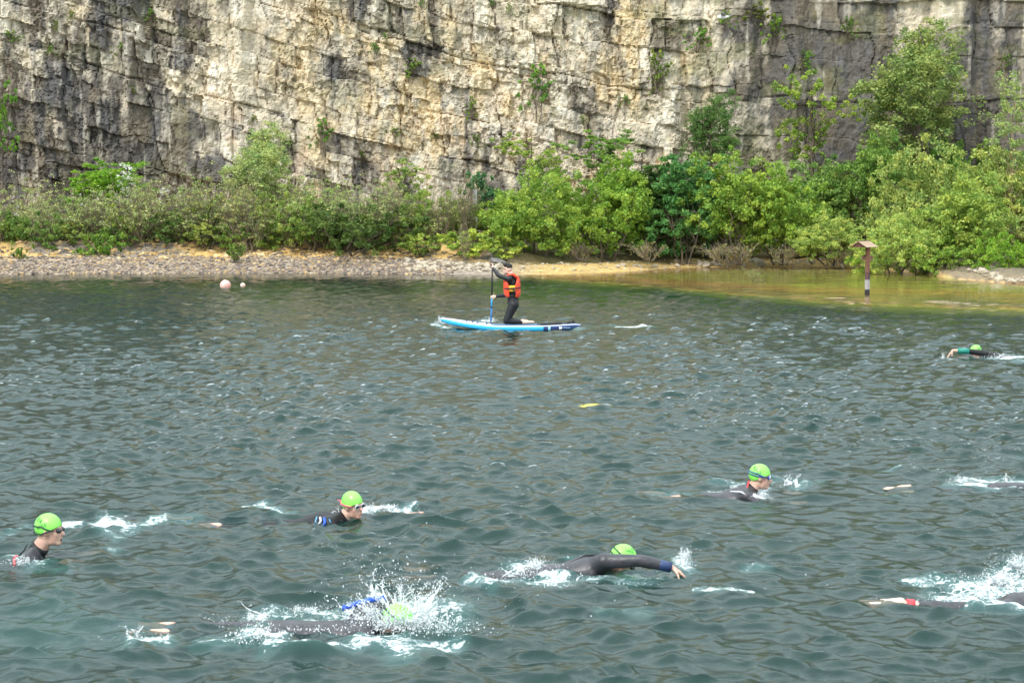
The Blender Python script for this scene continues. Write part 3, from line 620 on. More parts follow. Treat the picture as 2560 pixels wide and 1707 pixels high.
# plants rooted in the cracks of the face
tuft = [(1345,165,275,75),(1645,128,215,60),(1745,72,125,60),(1900,10,60,90),(1930,40,110,60),(2120,45,90,40),(805,300,365,50),(1175,245,300,34),(135,52,75,34),(130,118,134,22),(300,110,140,34),(372,25,50,34),(630,290,308,26),(907,380,395,30),(1190,340,370,36),(1025,150,195,60),(965,85,100,18),(940,110,135,30),(1055,0,18,20),(1275,10,35,22),(985,320,345,34),(700,325,345,30),(2010,130,170,50),(1090,330,345,26),(1640,180,235,30),(335,220,232,20),(175,30,50,24),(1230,0,14,40),(1560,240,262,26),(1460,290,310,24),(2520,140,170,34),(30,80,110,50),(1815,30,70,40)]
for i, (cx, top, base, wd) in enumerate(tuft):
    p = at(cx, base, CLY - .5); y = cliff_y(p.x, p.z)
    plant('cliff_plant', 'tuft1', cx, top - 3, base + 5, wd * 1.15, y - .15, (.18 + .09 * rnd.random(), .30 + .1 * rnd.random(), .06), ['leafy', 'thin', 'small', 'ragged'][i % 4] + ' plant rooted in the bare rock face, ' + ORD[sorted(tuft).index(tuft[i])] + ' from the left', 'plant', 'plants rooted in the cliff')
# white blossom on the hawthorn
hw = [o for o in COL.objects if o.get('label', '').startswith('fresh green hawthorn')][0]
rg = np.random.default_rng(3)
pp = []
for k in range(60):
    f = rg.random(); c = at(300 + 45 * (rg.random() - .2), 400 + 110 * f, 81.9 - rg.random() * .5); pp.append((c.x, c.y, c.z))
for k in range(34):
    c = at(200 + 230 * rg.random(), 470 + 50 * rg.random(), 81.6 - rg.random() * .4); pp.append((c.x, c.y, c.z))
V, F, T = leaves_np(np.array(pp), np.full(len(pp), .10), 16, .028, rg)
bl = link('blossom', mesh_np('blossom', V, F, True, T), M_blos, hw); bl.matrix_parent_inverse = (Matrix.Translation(hw.location) @ Matrix.Rotation(hw.rotation_euler[2], 4, 'Z')).inverted()

# ---------------------------------------------------------------- stones
def stone_mesh(seed, flat=.65, sub=1):
    import bmesh
    r = random.Random(seed); bm = bmesh.new(); bmesh.ops.create_icosphere(bm, subdivisions=sub, radius=1)
    for v in bm.verts:
        v.co *= 1 + (r.random() - .5) * .5; v.co.x *= 1.25; v.co.z *= flat
    me = bpy.data.meshes.new('stone'); bm.to_mesh(me); bm.free(); return me
M_pale = mat('pale_limestone_rock', (.44, .38, .29), .9, .35, 2, bump=.02, bscale=6, tcol=(.36, .30, .22))
M_grey = mat('grey_rock', (.19, .18, .17), .95, .4, 3, bump=.04, bscale=5)
SM = [stone_mesh(k, .6 + .05 * k) for k in range(6)]
for s in SM: s.materials.append(M_pale)
rnd = random.Random(77)
def rock(px, py, size, label, group, Y=None):
    p = on(px, py, .25 if py < 670 else .02)
    Y = Y or p.y; x = (px - 1280) / FPX * Y
    o = link('rock', SM[rnd.randrange(6)]); z = gz(x, Y)
    s = size * Y / FPX / 2; o.scale = (s, s, s * .9); o.location = (x, Y, z + s * .38); o.rotation_euler = (rnd.random() * .5, rnd.random() * .5, rnd.random() * 6.28)
    tag(o, label, 'rock', group); return o
for k in range(46):
    px = 1290 + 620 * (k / 46) + 14 * rnd.random(); Y = interp((px - 1280) / 65, SHORE) + .5 + 3.0 * rnd.random()
    rock(px, 0, 7 + 9 * rnd.random() ** 2, 'pale rock lying loose on the ochre sand flat', 'pale rocks strewn on the sand flat', Y)
for k in range(60):
    px = 1740 + 400 * rnd.random(); Y = interp((px - 1280) / 62, SHORE) + .15 + 1.2 * rnd.random()
    rock(px, 0, 9 + 13 * rnd.random() ** 2, 'whitish rock at the back shore of the lagoon', 'whitish rocks on the lagoon shore', Y)
for k in range(60):
    px = 2385 + 190 * rnd.random(); x = (px - 1280) / FPX * 67; Y = interp(x, SHORE) + .25 + 1.0 * rnd.random()
    rock(px, 0, 8 + 15 * rnd.random() ** 2, 'grey white rock on the tip of the stony islet', 'rocks on the islet tip', Y)
for k in range(150):
    px = 1010 + 260 * rnd.random(); x = (px - 1280) / FPX * 74; Y = interp(x, SHORE) + .5 + 1.7 * rnd.random()
    rock(px, 0, 8 + 12 * rnd.random() ** 2, 'pale broken stone in the rubble left of the boulder', 'pale rubble stones at the water', Y)
bo = link('boulder', stone_mesh(55, .6, 2), M_grey); bo.scale = (.27, .3, .25); bo.location = (at(1246, 650, 76).x, 76.0, gz(-.5, 76) + .06); bo.rotation_euler = (.1, .25, .4)
tag(bo, 'dark grey boulder on the bank above the paddler', 'boulder')

# shingle: thousands of small stones, joined
def pebbles(name, n, xr, s0, s1, zmin, seed, r0, r1, cols, dens=None):
    rg = np.random.default_rng(seed)
    import bmesh
    bm = bmesh.new(); bmesh.ops.create_icosphere(bm, subdivisions=1, radius=1)
    bmesh.ops.delete(bm, geom=[v for v in bm.verts if v.co.z < -.6], context='VERTS')
    bV = np.array([v.co[:] for v in bm.verts]); bm.verts.index_update(); bF = np.array([[v.index for v in f.verts] for f in bm.faces]); bm.free()
    x = xr[0] + (xr[1] - xr[0]) * rg.random(n); s = s0 + (s1 - s0) * rg.random(n); wob = (fbm(x * .5, (interp(x, SHORE) + s) * .5, 3, 5) - .5)
    y = interp(x, SHORE) + wob * .8 + s; z = ground_z(x, y); sz = r0 + (r1 - r0) * rg.random(n) ** 3
    a = rg.random(n) * 6.28; ca, sa = np.cos(a), np.sin(a)
    V = bV[None] * (1 + .35 * (rg.random((n, len(bV), 1)) - .5)); V = V * (sz[:, None] * np.array([1.3, 1, .65])[None])[:, None, :]
    V = np.stack([V[..., 0] * ca[:, None] - V[..., 1] * sa[:, None] + x[:, None], V[..., 0] * sa[:, None] + V[..., 1] * ca[:, None] + y[:, None], V[..., 2] + (z + sz * .15)[:, None]], -1)
    F = (bF[None] + (np.arange(n) * len(bV))[:, None, None]).reshape(-1, 3)
    pal = np.array(cols); c = pal[rg.integers(0, len(pal), n)] * (.65 + .7 * rg.random(n))[:, None]
    return tag(link(name, mesh_np(name, V.reshape(-1, 3), F, False, np.repeat(c, len(bV), 0)), M_peb), kind='stuff')
M_peb = tint_mat('shingle_stone', .9, .2, 8)
pebbles('shingle', 8500, (-21, -2.2), -.1, 3.0, 0, 1, .022, .085, [(.22,.165,.125),(.16,.125,.105),(.27,.21,.155),(.36,.29,.21),(.12,.10,.09),(.40,.28,.14),(.22,.17,.135)])
pebbles('earth_clods', 1700, (-21, -1.5), 2.7, 5.4, 0, 6, .03, .13, [(.50,.33,.13),(.40,.27,.12),(.20,.16,.12),(.56,.42,.22),(.12,.10,.08)])
pebbles('sand_flat_grit', 900, (-1.5, 13), .1, 3.6, 0, 2, .015, .05, [(.5,.42,.28),(.42,.32,.18),(.30,.22,.12)])
pebbles('sandbar_grit', 500, (9.5, 16), -9, -3.0, 0, 3, .02, .05, [(.5,.42,.32),(.36,.28,.2)]) if False else None
# sunken stick, dead branches and short reeds by the sandbar
mb = MB()
for k in range(40):
    px = 2395 + (12 if k % 3 else 60) * rnd.gauss(0, 1) * .8 + (20 if k % 2 else 0); p = on(px, 755 + 6 * rnd.random())
    limb(mb, (p.x, p.y, -.1), (p.x + rnd.gauss(0, .05), p.y, .12 + .3 * rnd.random()), .006, .003, rnd, .05, 3, 3)
tag(mb.build('reeds', mat('reed', (.20, .22, .06), .8)), kind='stuff')
# the grey concrete post behind the stems
gp = MB(); p = at(1188, 560, 82.2); gp.box((p.x, 82.2, (p.z + at(1188, 474, 82.2).z) / 2), (.17, .17, at(1188, 474, 82.2).z - p.z)); 
tag(gp.build('post', mat('weathered_concrete', (.30, .29, .27), .9, .3, 5), None, False), 'weathered grey post standing up behind the dry stems', 'post')
for k, (xa, ya, xb, yb) in enumerate([(2085,640,2110,672),(2150,650,2165,676)]):
    a_, b_ = at(xa, ya, 78.8), at(xb, yb, 78.4); mb = MB(); limb(mb, a_, b_, .02, .012, rnd, .03, 3, 5)
    tag(mb.build('dead_branch', M_dead), ['longer bleached dead branch slanting down to the back shore of the lagoon', 'shorter bleached dead branch close beside the roofed post'][k], 'branch')

# ---------------------------------------------------------------- people
BY = on(1276, 822).y; M_rub = mat('black_rubber', (.015, .015, .017), .6)
M_skin = mat('skin', (.60, .39, .30), .45, .15, 22, sub=.12, tcol=(.52, .29, .22)); M_pale_skin = mat('pale_wet_skin', (.72, .52, .42), .5, .2, 10, tcol=(.62, .40, .30))
M_suit = mat('black_neoprene', (.010, .010, .012), .5, .3, 12, spec=.35, bump=.010, bscale=13); M_suit2 = mat('charcoal_neoprene', (.048, .045, .053), .42, .4, 9, spec=.5, tcol=(.025, .025, .03), bump=.010, bscale=12)
M_capg = mat('lime_swim_cap', (.25, .80, .11), .32, .12, 9, spec=.5, bump=.006, bscale=17); M_lens = mat('dark_goggle_lens', (.01, .012, .02), .12, spec=.8)
M_strap = mat('goggle_strap_black', (.01, .02, .025), .5); M_hair = mat('dark_hair', (.018, .013, .011), .7, .4, 30, bump=.01, bscale=60); M_mouth = mat('mouth_inside', (.12, .03, .03), .6); M_lip = mat('lips', (.50, .22, .18), .5)
class HF:                                       # a head's own frame: forward, up, side
    def __init__(s, c, f, u, k=1.0):
        s.c = Vector(c); s.f = Vector(f).normalized(); u = Vector(u); s.u = (u - s.f * u.dot(s.f)).normalized(); s.s = s.u.cross(s.f); s.k = k
        s.R = Matrix((s.f, s.s, s.u)).transposed()
    def __call__(s, f, sd, u): return s.c + (s.f * f + s.s * sd + s.u * u) * s.k
def head_prims(mb, H, neck):
    k = H.k; e = lambda c, r: mb.ell(H(*c), tuple(x * k for x in r), H.R)
    e((-.012, 0, .028), (.096, .076, .092)); e((.028, 0, -.035), (.062, .056, .072)); e((.060, 0, -.088), (.030, .030, .026)); e((.02, 0, -.072), (.060, .050, .040))
    e((.074, 0, .030), (.018, .050, .012)); mb.cap(H(.084, 0, .014), H(.108, 0, -.024), .008 * k, .012 * k, n=10); e((.098, .009, -.028), (.010, .008, .007)); e((.098, -.009, -.028), (.010, .008, .007))
    e((.086, 0, -.052), (.011, .022, .007)); e((.083, 0, -.064), (.011, .020, .007))
    for s in (-1, 1):
        e((.058, s * .038, -.022), (.022, .018, .018)); e((-.006, s * .074, -.008), (.018, .008, .029)); e((-.012, s * .080, -.004), (.014, .006, .022))
    mb.cap(H(-.022, 0, -.045), neck, .056 * k, .060 * k)
def hand(mb, w, d, n, side, curl=.15, k=1.0):
    """palm and five fingers from the wrist W towards D, N the palm's facing, SIDE +1 when the thumb is on +(n x d)"""
    d = Vector(d).normalized(); n = Vector(n); n = (n - d * n.dot(d)).normalized(); l = n.cross(d) * side; w = Vector(w)
    mb.cap(w, w + d * .035 * k, .024 * k, .022 * k, l, 1.25); mb.cap(w + d * .03 * k, w + d * .082 * k, .0165 * k, .0155 * k, l, 2.25)
    for i, (o, L) in enumerate(((.029, .072), (.010, .082), (-.010, .076), (-.028, .060))):
        p = w + d * .092 * k + l * o * k; dd = (d + l * o * 3.2 * (1 - min(curl, 1))).normalized()
        for j in range(3):
            a = curl * (j + 1) * .55 if curl < 1 else (.75 + .75 * j) * curl
            v = dd * math.cos(a) + n * math.sin(a); q = p + v * L * (.45, .30, .25)[j] * k; mb.cap(p, q, (.0092 - .001 * j) * k, (.0085 - .001 * j) * k, n=8); p = q
    p = w + d * .025 * k + l * .026 * k; v = (d * .75 + l * .8 + n * .25).normalized()
    for j in range(3):
        q = p + v * (.038, .032, .025)[j] * k; mb.cap(p, q, (.0125 - .0012 * j) * k, (.0115 - .0012 * j) * k, n=8); p = q; v = (v * .8 + d * .25 + n * .3 * (1 + curl)).normalized()
def foot(mb, a, toe, up, k=1.0):
    a = Vector(a); toe = Vector(toe); d = (toe - a).normalized(); up = Vector(up); sd = d.cross(up).normalized(); up = sd.cross(d)
    heel = a - d * .045 * k - up * .030 * k
    mb.cap(heel, a + d * .05 * k - up * .02 * k, .030 * k, .032 * k, sd, 1.1); mb.cap(a + d * .02 * k, toe - d * .05 * k - up * .02 * k, .036 * k, .020 * k, sd, 1.4)
    for i in range(5):
        o = (i - 2) * .017; L = (.050, .046, .042, .037, .032)[i]
        p = toe - d * .055 * k + sd * o * k - up * .02 * k; mb.cap(p, p + d * L * k, .0115 * k if i == 0 else .009 * k, .009 * k if i == 0 else .007 * k, n=8)
def figure(t, J, H, skin=M_skin, suit=M_suit, lat=(0, 1, 0), feet_skin=None, sleeve=1.0, shin=.93, vox=.0085, dec=.36, suit_name='wetsuit', bulk=0):
    """J: joints relative to the thing's origin. One continuous body, and a wetsuit over all but head, hands and feet."""
    lat = Vector(lat); L = lambda a, b, f: Vector(J[a]).lerp(Vector(J[b]), f)
    def torso(mb, g, nk=True):
        ch, wa, pe, nb = (Vector(J[x]) for x in ('chest', 'waist', 'pelvis', 'neck'))
        mb.cap(ch, wa, .118 + g, .098 + g, lat, 1.38, 18); mb.cap(wa, pe, .098 + g, .120 + g, lat, 1.30, 18)
        mb.cap(nb.lerp(ch, .25), ch, .075 + g, .115 + g, lat, 1.5, 18)
        for s in 'LR':
            mb.cap(nb, J['sh' + s], .052 + g, .058 + g); mb.cap(J['sh' + s], ch, .060 + g, .09 + g); mb.cap(pe, J['hip' + s], .10 + g, .098 + g)
    def limbs(mb, g, ext):
        for s in 'LR':
            sh, el, wr = (Vector(J[x + s]) for x in ('sh', 'el', 'wr'))
            mb.cap(sh, el, .054 + g, .041 + g); mid = el.lerp(wr, .3)
            mb.cap(el, mid, .041 + g, .043 + g)
            if ext: mb.cap(mid, wr, .042, .025)
            elif sleeve > .35: mb.cap(mid, el.lerp(wr, sleeve * .96), .042 + g, .028 + (.014 * (1 - sleeve)) + g, flat_b=True)
            hp, kn, an = (Vector(J[x + s]) for x in ('hip', 'kn', 'an'))
            mb.cap(hp, kn, .088 + g + bulk, .056 + g + bulk * .5); mb.cap(kn, kn.lerp(an, .3), .054 + g, .058 + g)
            if ext: mb.cap(kn.lerp(an, .3), an, .057, .034)
            else: mb.cap(kn.lerp(an, .3), kn.lerp(an, shin), .057 + g, .036 + g, flat_b=True)
    mb = MB(); torso(mb, -.004); limbs(mb, 0, True); head_prims(mb, H, Vector(J['neck']))
    for s in 'LR':
        hd = J['hand' + s]; hand(mb, J['wr' + s], hd[0], hd[1], hd[2], hd[3]); foot(mb, J['an' + s], J['toe' + s], J.get('footup', (0, 0, 1)))
    body = mb.remesh('body', skin, t, vox, 3, dec)
    sb = MB(); torso(sb, .006); limbs(sb, .006, False); n0 = Vector(J['neck']); sb.cap(n0, n0.lerp(H(-.022, 0, -.06), .42), .066, .063, flat_b=True)
    suit_o = sb.remesh(suit_name, suit, t, .012, 3, .45)
    return body, suit_o
def swimcap(t, H, m=M_capg, text=None, tpos=None, tilt=.5):
    k = H.k; ra = np.array((.104, .0835, .101)); c0 = np.array((-.014, 0, .030))
    nrm = np.array((-tilt, 0, 1.0)); nrm /= np.linalg.norm(nrm); cc = -.036
    nn = nrm * ra; ln = np.linalg.norm(nn); nn /= ln; lat = math.acos(max(-1, min(1, cc / ln)))
    a = Vector(nn); b = a.orthogonal().normalized(); c = a.cross(b); V = []; F = []; nu, nv = 40, 22
    for j in range(nv + 3):
        th = lat * min(j, nv) / nv; sc_ = 1.0 if j <= nv else 1 - .018 * (j - nv)
        for i in range(nu):
            q = 2 * math.pi * i / nu; wr = 1 + .006 * math.sin(q * 9 + 3 * math.sin(th * 3)) * math.sin(th) + (.012 if j == nv else 0)
            u = (a * math.cos(th) + (b * math.cos(q) + c * math.sin(q)) * math.sin(th)) * sc_ * wr
            p = Vector((u.x * ra[0] + c0[0], u.y * ra[1] + c0[1], u.z * ra[2] + c0[2])); V.append(H(*p))
    for j in range(nv + 2):
        for i in range(nu): F.append((j * nu + i, (j + 1) * nu + i, (j + 1) * nu + (i + 1) % nu, j * nu + (i + 1) % nu))
    mb = MB(); mb.add(V, F); o = mb.build('swim_cap', m, t)
    if text:
        for body, u0, v0, size, rot in text:       # lettering wrapped round the cap's side that faces -side
            cu = bpy.data.curves.new('lettering', 'FONT'); cu.body = body; cu.size = size; cu.align_x = 'CENTER'; tmp = bpy.data.objects.new('t', cu); COL.objects.link(tmp)
            dg = bpy.context.evaluated_depsgraph_get(); me = bpy.data.meshes.new_from_object(tmp.evaluated_get(dg)); bpy.data.objects.remove(tmp)
            sgn = tpos
            for v in me.vertices:
                x, y = v.co.x, v.co.y; x, y = x * math.cos(rot) - y * math.sin(rot), x * math.sin(rot) + y * math.cos(rot)
                f = u0 + x; uu = v0 + y; r = max(.02, 1 - (f / .104) ** 2 - (uu / .101) ** 2); sdv = sgn * .0835 * math.sqrt(r)
                q = Vector((f, sdv, uu)) * 1.018; v.co = H(q.x * 1.02 + c0[0], q.y * 1.02, q.z * 1.02 + c0[2])
            l = link('lettering', me, None, o); me.materials.clear(); me.materials.append(M_print)
    return o
M_print = mat('cap_print_green', (.01, .09, .04), .6)
def goggles(t, H, frame=M_strap, strap=M_strap, rim=None, drop=.02, split=.02):
    g = MB()
    for s in (-1, 1): g.ell(H(.080, s * .036, .008), (.018, .028, .020), H.R, 14, 10)
    g.tube([H(.094, -.016, .008), H(.099, 0, .010), H(.094, .016, .008)], .004, 6); o = g.build('goggles', frame, t)
    for s in (-1, 1):
        l = MB(); l.ell(H(.092, s * .036, .008), (.010, .021, .014), H.R, 14, 10); l.build('lens', M_lens, o)
        if rim:
            r = MB(); r.tube([H(.091 - .010 * (abs(math.cos(q)) * .4), s * .036 + .026 * math.cos(q), .008 + .018 * math.sin(q)) for q in [i * .5236 for i in range(13)]], .004, 6); r.build('rim', rim, o)
    for dv in (-split, split):
        st = MB(); pts = []
        for i in range(-14, 15):
            q = math.pi * i / 14; x = -math.cos(q); f = -.014 + .110 * -x * 1.0; 
            ang = q; fx = -.014 + .112 * math.cos(ang); sy = .0905 * math.sin(ang)
            if fx > .062: continue
            back = max(0, (.03 - fx) / .11); pts.append((ang, H(fx, sy, .012 + drop * (.06 - fx) / .16 + dv * min(1, back * 1.6))))
        pts.sort(key=lambda z: z[0] % (2 * math.pi)); st.tube([p for _, p in pts], .0042, 6, side=H.u, asp=1.3); st.build('strap', strap, o)
    return o
def swim_joints(hz=.0, yaw=0, dip=.10, armL=None, armR=None, kick=.06, knee=0, head_up=.12):
    """flat swimming pose heading +X, origin on the water below the head"""
    J = dict(neck=(-.17, 0, -.03 + hz), chest=(-.32, 0, -.08 + hz * .5), waist=(-.52, 0, -.10 - dip * .3), pelvis=(-.72, 0, -.10 - dip * .6), footup=(0, 0, -1))
    J['shL'] = (-.23, .17, -.05 + hz * .6); J['shR'] = (-.23, -.17, -.05 + hz * .6)
    J['elL'], J['wrL'], J['handL'] = armL or ((.05, .22, -.10), (.30, .18, -.09), ((1, 0, 0), (0, 0, -1), -1, .2))
    J['elR'], J['wrR'], J['handR'] = armR or ((.05, -.22, -.10), (.30, -.18, -.09), ((1, 0, 0), (0, 0, -1), 1, .2))
    for s, q in (('L', 1), ('R', -1)):
        J['hip' + s] = (-.78, q * .085, -.11 - dip * .7); kz = -.12 - dip + q * kick; J['kn' + s] = (-1.20 + abs(knee) * .1, q * (.10 + knee * .15), kz)
        J['an' + s] = (-1.60 + knee * .25, q * (.10 + knee * .1), -.10 - dip * .7 - q * kick * .4 + knee * .05); a = Vector(J['an' + s]); J['toe' + s] = tuple(a + Vector((-.20, 0, -.02 + knee * .03)))
    return J
def person(px, py, label, H, J, rz=0, Y=None, **kw):
    p = on(px, py); t = empty('person', (p.x, p.y, 0), label, 'swimmer', kw.pop('group', None), rz); b, s = figure(t, J, H, **kw); return t
stripe = lambda t, name, pts, rad, m, **k: (lambda mb: mb.build(name, m, t))(MB().tube(pts, rad, k.get('n', 8), side=k.get('side'), asp=k.get('asp', 1)))
M_red = mat('red_trim', (.60, .04, .05), .5); M_blue = mat('blue_trim', (.02, .10, .55), .45); M_sky = mat('sky_blue_trim', (.12, .38, .68), .5); M_white = mat('white_trim', (.75, .77, .80), .5); M_navy = mat('navy_sleeve', (.02, .04, .12), .45); M_teal = mat('teal_sleeve', (.01, .20, .15), .45); M_pink = mat('pink_strap', (.75, .15, .22), .5); M_gaskb = mat('blue_gasket', (.02, .04, .25), .4); M_ice = mat('pale_gasket', (.55, .68, .76), .35)
def wrap(t, name, a, b, f, r, w, m, side=None, asp=1.0):        # a band round a limb at fraction f
    a = Vector(a); b = Vector(b); d = (b - a).normalized(); c = a.lerp(b, f); return stripe(t, name, [c - d * w, c, c + d * w], r, m, n=16, side=side, asp=asp)
TXT = lambda s=1: [('EA', -.048, .040, .042 * s, -.5), ('LAKE', -.020, .002, .036 * s, .35)]

# A: upright head at the left, mouth open
H = HF((0, 0, .215), (1, -.12, -.02), (-.05, 0, 1), 1.04)
J = swim_joints(.0); J.update(neck=(-.10, .01, .055), chest=(-.21, .02, -.12), waist=(-.34, .02, -.22), pelvis=(-.50, .02, -.36), shL=(-.17, .20, -.025), shR=(-.18, -.17, -.025),
  elL=(.00, .30, -.16), wrL=(.18, .26, -.10), elR=(-.05, -.26, -.20), wrR=(.13, -.14, -.055), handL=((1, .2, .1), (0, 0, -1), -1, .3), handR=((1, -.05, .12), (0, .5, -1), 1, .35),
  hipL=(-.56, .10, -.40), hipR=(-.56, -.08, -.40), knL=(-.90, .12, -.62), knR=(-.88, -.10, -.60), anL=(-1.28, .12, -.60), anR=(-1.26, -.10, -.58), toeL=(-1.48, .12, -.60), toeR=(-1.46, -.10, -.58))
A = person(126, 1394, 'swimmer in lime green cap at far left, head high and mouth open, grey shouldered wetsuit', H, J, suit=M_suit2)
swimcap(A, H, text=TXT(), tpos=-1); goggles(A, H, drop=.0, split=.028)
m_ = MB(); m_.ell(H(.086, 0, -.062), (.010, .017, .013), H.R); m_.build('mouth', M_mouth, A)
wrap(A, 'collar', J['neck'], H(-.02, 0, -.05), .12, .073, .03, M_suit); stripe(A, 'shoulder_piping', [(-.235, -.19, .035), (-.225, -.228, -.01), (-.21, -.24, -.05)], .010, M_red); stripe(A, 'back_mark', [(-.235, -.10, .035), (-.255, -.12, .015)], .012, M_red)
stripe(A, 'zip_pull', [(-.175, -.02, .105), (-.20, -.04, .06), (-.235, -.06, .025)], .006, M_suit)
# B: head turned to the viewer, blue trim on the shoulder
H = HF((0, 0, .125), (.74, -.62, -.06), (-.14, 0, 1), .98)
J = swim_joints(.02, dip=.06, kick=.05, armL=((.18, .26, -.07), (.42, .26, -.01), ((1, .1, .22), (0, 0, -1), -1, .1)), armR=((-.10, -.32, -.20), (-.02, -.30, -.36), ((.3, 0, -1), (-1, 0, 0), 1, .2)))
J.update(neck=(-.10, .02, .015), waist=(-.48, .02, -.105), pelvis=(-.68, .02, -.125), chest=(-.26, .02, -.045), shL=(-.16, .18, .01), shR=(-.20, -.16, -.005)); J['wrL'] = (.44, .25, -.005); J.update(anL=(-1.48, .14, -.06), toeL=(-1.70, .15, -.045), anR=(-1.20, -.14, -.06), toeR=(-1.42, -.15, -.055), knR=(-.95, -.16, -.09), knL=(-1.12, .12, -.08), hipL=(-.74, .1, -.09), hipR=(-.74, -.07, -.10))
B = person(883, 1299, 'swimmer in lime cap turned towards the viewer, white rimmed goggles, blue trim on black shoulder', H, J, suit=M_suit, skin=M_skin)
swimcap(B, H, tilt=.42); goggles(B, H, frame=M_strap, strap=M_pink, rim=M_white, drop=.01, split=.004)
stripe(B, 'strap_tail', [H(-.12, -.02, .03), H(-.165, -.03, .03)], .005, M_pink)
m_ = MB(); m_.ell(H(.090, 0, -.058), (.008, .018, .009), H.R); m_.build('mouth', M_lip, B)
stripe(B, 'shoulder_trim', [(-.235, -.20, .050), (-.225, -.225, .015), (-.245, -.228, -.02), (-.255, -.22, -.05)], .012, M_blue); stripe(B, 'sleeve_trim', [(-.27, -.19, .055), (-.262, -.215, .025), (-.28, -.222, 0)], .008, M_white); stripe(B, 'sleeve_line', [(-.30, -.17, .055), (-.31, -.205, .02), (-.295, -.215, -.01)], .005, M_sky); stripe(B, 'chest_line', [(-.19, -.21, .04), (-.175, -.22, .01)], .004, M_sky)
for s in 'LR': wrap(B, 'ankle_band', J['kn' + s], J['an' + s], .93, .045, .03, M_sky)
# C: head up, white striped shoulders
H = HF((0, 0, .175), (1, -.10, -.10), (.04, 0, 1), .98)
J = swim_joints(.03, dip=.04, kick=.02, knee=.6, armL=((.06, .30, -.12), (.26, .22, -.08), ((1, 0, 0), (0, 0, -1), -1, .2)), armR=((.04, -.25, -.12), (.26, -.22, -.045), ((1, .1, .06), (0, 0, -1), 1, .15)))
J.update(neck=(-.09, 0, .055), chest=(-.20, 0, -.04), waist=(-.36, 0, -.07), pelvis=(-.50, 0, -.09), shL=(-.14, .18, .02), shR=(-.15, -.17, .02), hipL=(-.55, .09, -.14), hipR=(-.55, -.09, -.13), knL=(-.86, .2, -.14), knR=(-.80, -.2, -.11), anL=(-.95, .14, -.05), anR=(-.82, -.08, -.04), toeL=(-1.16, .16, -.045), toeR=(-1.04, -.10, -.035))
C = person(1901, 1239, 'swimmer in lime cap with blue goggles, red zip cord and white striped shoulders', H, J, suit=M_suit2)
swimcap(C, H, text=TXT(), tpos=-1); goggles(C, H, frame=M_gaskb, strap=M_gaskb, rim=M_ice, drop=.03, split=.012)
stripe(C, 'zip_cord', [(-.115, -.05, .15), (-.135, -.09, .09), (-.165, -.13, .05), (-.17, -.15, .02)], .008, M_red)
wrap(C, 'collar', J['neck'], H(-.02, 0, -.05), .10, .072, .028, M_suit)
for i in range(5):
    f = -.20 + .035 * i; stripe(C, 'shoulder_stripe', [(f - .10, -.135, .062 - .004 * i), (f - .02, -.190, .070 - .006 * i), (f + .04, -.222, .045 - .008 * i), (f + .07, -.232, .01)], .0045, M_white)
m_ = MB(); m_.ell(H(.088, 0, -.060), (.009, .015, .008), H.R); m_.build('mouth', M_mouth, C)
# D: front crawl, right arm reaching over the cap
H = HF((.0, .10, .058), (.85, .10, -.60), (.5, 0, .8), 1.0)
J = swim_joints(.05, dip=.12, kick=.05, armL=((.10, .30, -.22), (.30, .28, -.30), ((1, 0, -.3), (0, 0, -1), -1, .2)), armR=((.115, -.20, .120), (.345, -.18, .065), ((1, .05, -.62), (-.3, 0, -1), 1, .35)))
J.update(neck=(-.13, .04, .06), chest=(-.26, .02, .0), waist=(-.46, .02, -.05), pelvis=(-.66, 0, -.075), hipL=(-.72, .09, -.08), hipR=(-.72, -.09, -.08), knL=(-1.10, .1, -.09), knR=(-1.10, -.1, -.05), anL=(-1.46, .09, -.05), anR=(-1.46, -.09, -.08), toeL=(-1.66, .09, -.04), toeR=(-1.66, -.09, -.07), shR=(-.15, -.15, .105), shL=(-.14, .19, .01))
D_ = person(1558, 1428, 'front crawl swimmer reaching a black and navy sleeved arm over a lime cap', H, J, suit=M_suit2)
swimcap(D_, H, text=[('LAKE', .0, .062, .030, .25), ('EA', .01, .088, .02, .0)], tpos=-1); goggles(D_, H)
wrap(D_, 'navy_cuff', J['elR'], J['wrR'], .72, .040, .065, M_navy)
stripe(D_, 'zip_cord', [(-.16, .0, .12), (-.28, .0, .125), (-.40, -.02, .07)], .006, M_suit)
# E: half hidden in his own splash
H = HF((.09, .06, .0), (.9, 0, -.5), (.4, 0, .9), 1.0)
J = swim_joints(.02, dip=.10, kick=.04, armL=((.0, .32, .08), (.16, .30, -.06), ((1, 0, -.5), (0, 0, -1), -1, .3)), armR=((.05, -.24, -.14), (.28, -.22, -.22), ((1, 0, -.4), (0, 0, -1), 1, .2)))
J.update(neck=(-.06, .03, .0), chest=(-.22, .0, -.09), waist=(-.44, 0, -.075), pelvis=(-.66, 0, -.09), shR=(-.13, -.17, -.03), shL=(-.14, .19, .05), hipL=(-.72, .09, -.08), hipR=(-.72, -.09, -.09), knL=(-1.10, .10, -.06), knR=(-1.10, -.10, -.08), anL=(-1.44, .08, -.05), anR=(-1.46, -.08, -.06), toeL=(-1.64, .08, -.04), toeR=(-1.68, -.08, -.055))
E = person(958, 1563, 'swimmer almost hidden by a tall splash, lime cap, long blue flash along the sleeve', H, J, rz=R(0), suit=M_suit2)
swimcap(E, H); goggles(E, H)
stripe(E, 'sleeve_flash', [(-.28, .14, .085), (-.20, .17, .105), (-.08, .24, .125), (.0, .28, .125)], .022, M_blue, side=(1, 0, 0), asp=.7)
for s in 'LR': wrap(E, 'ankle_band', J['kn' + s], J['an' + s], .90, .047, .03, M_sky)
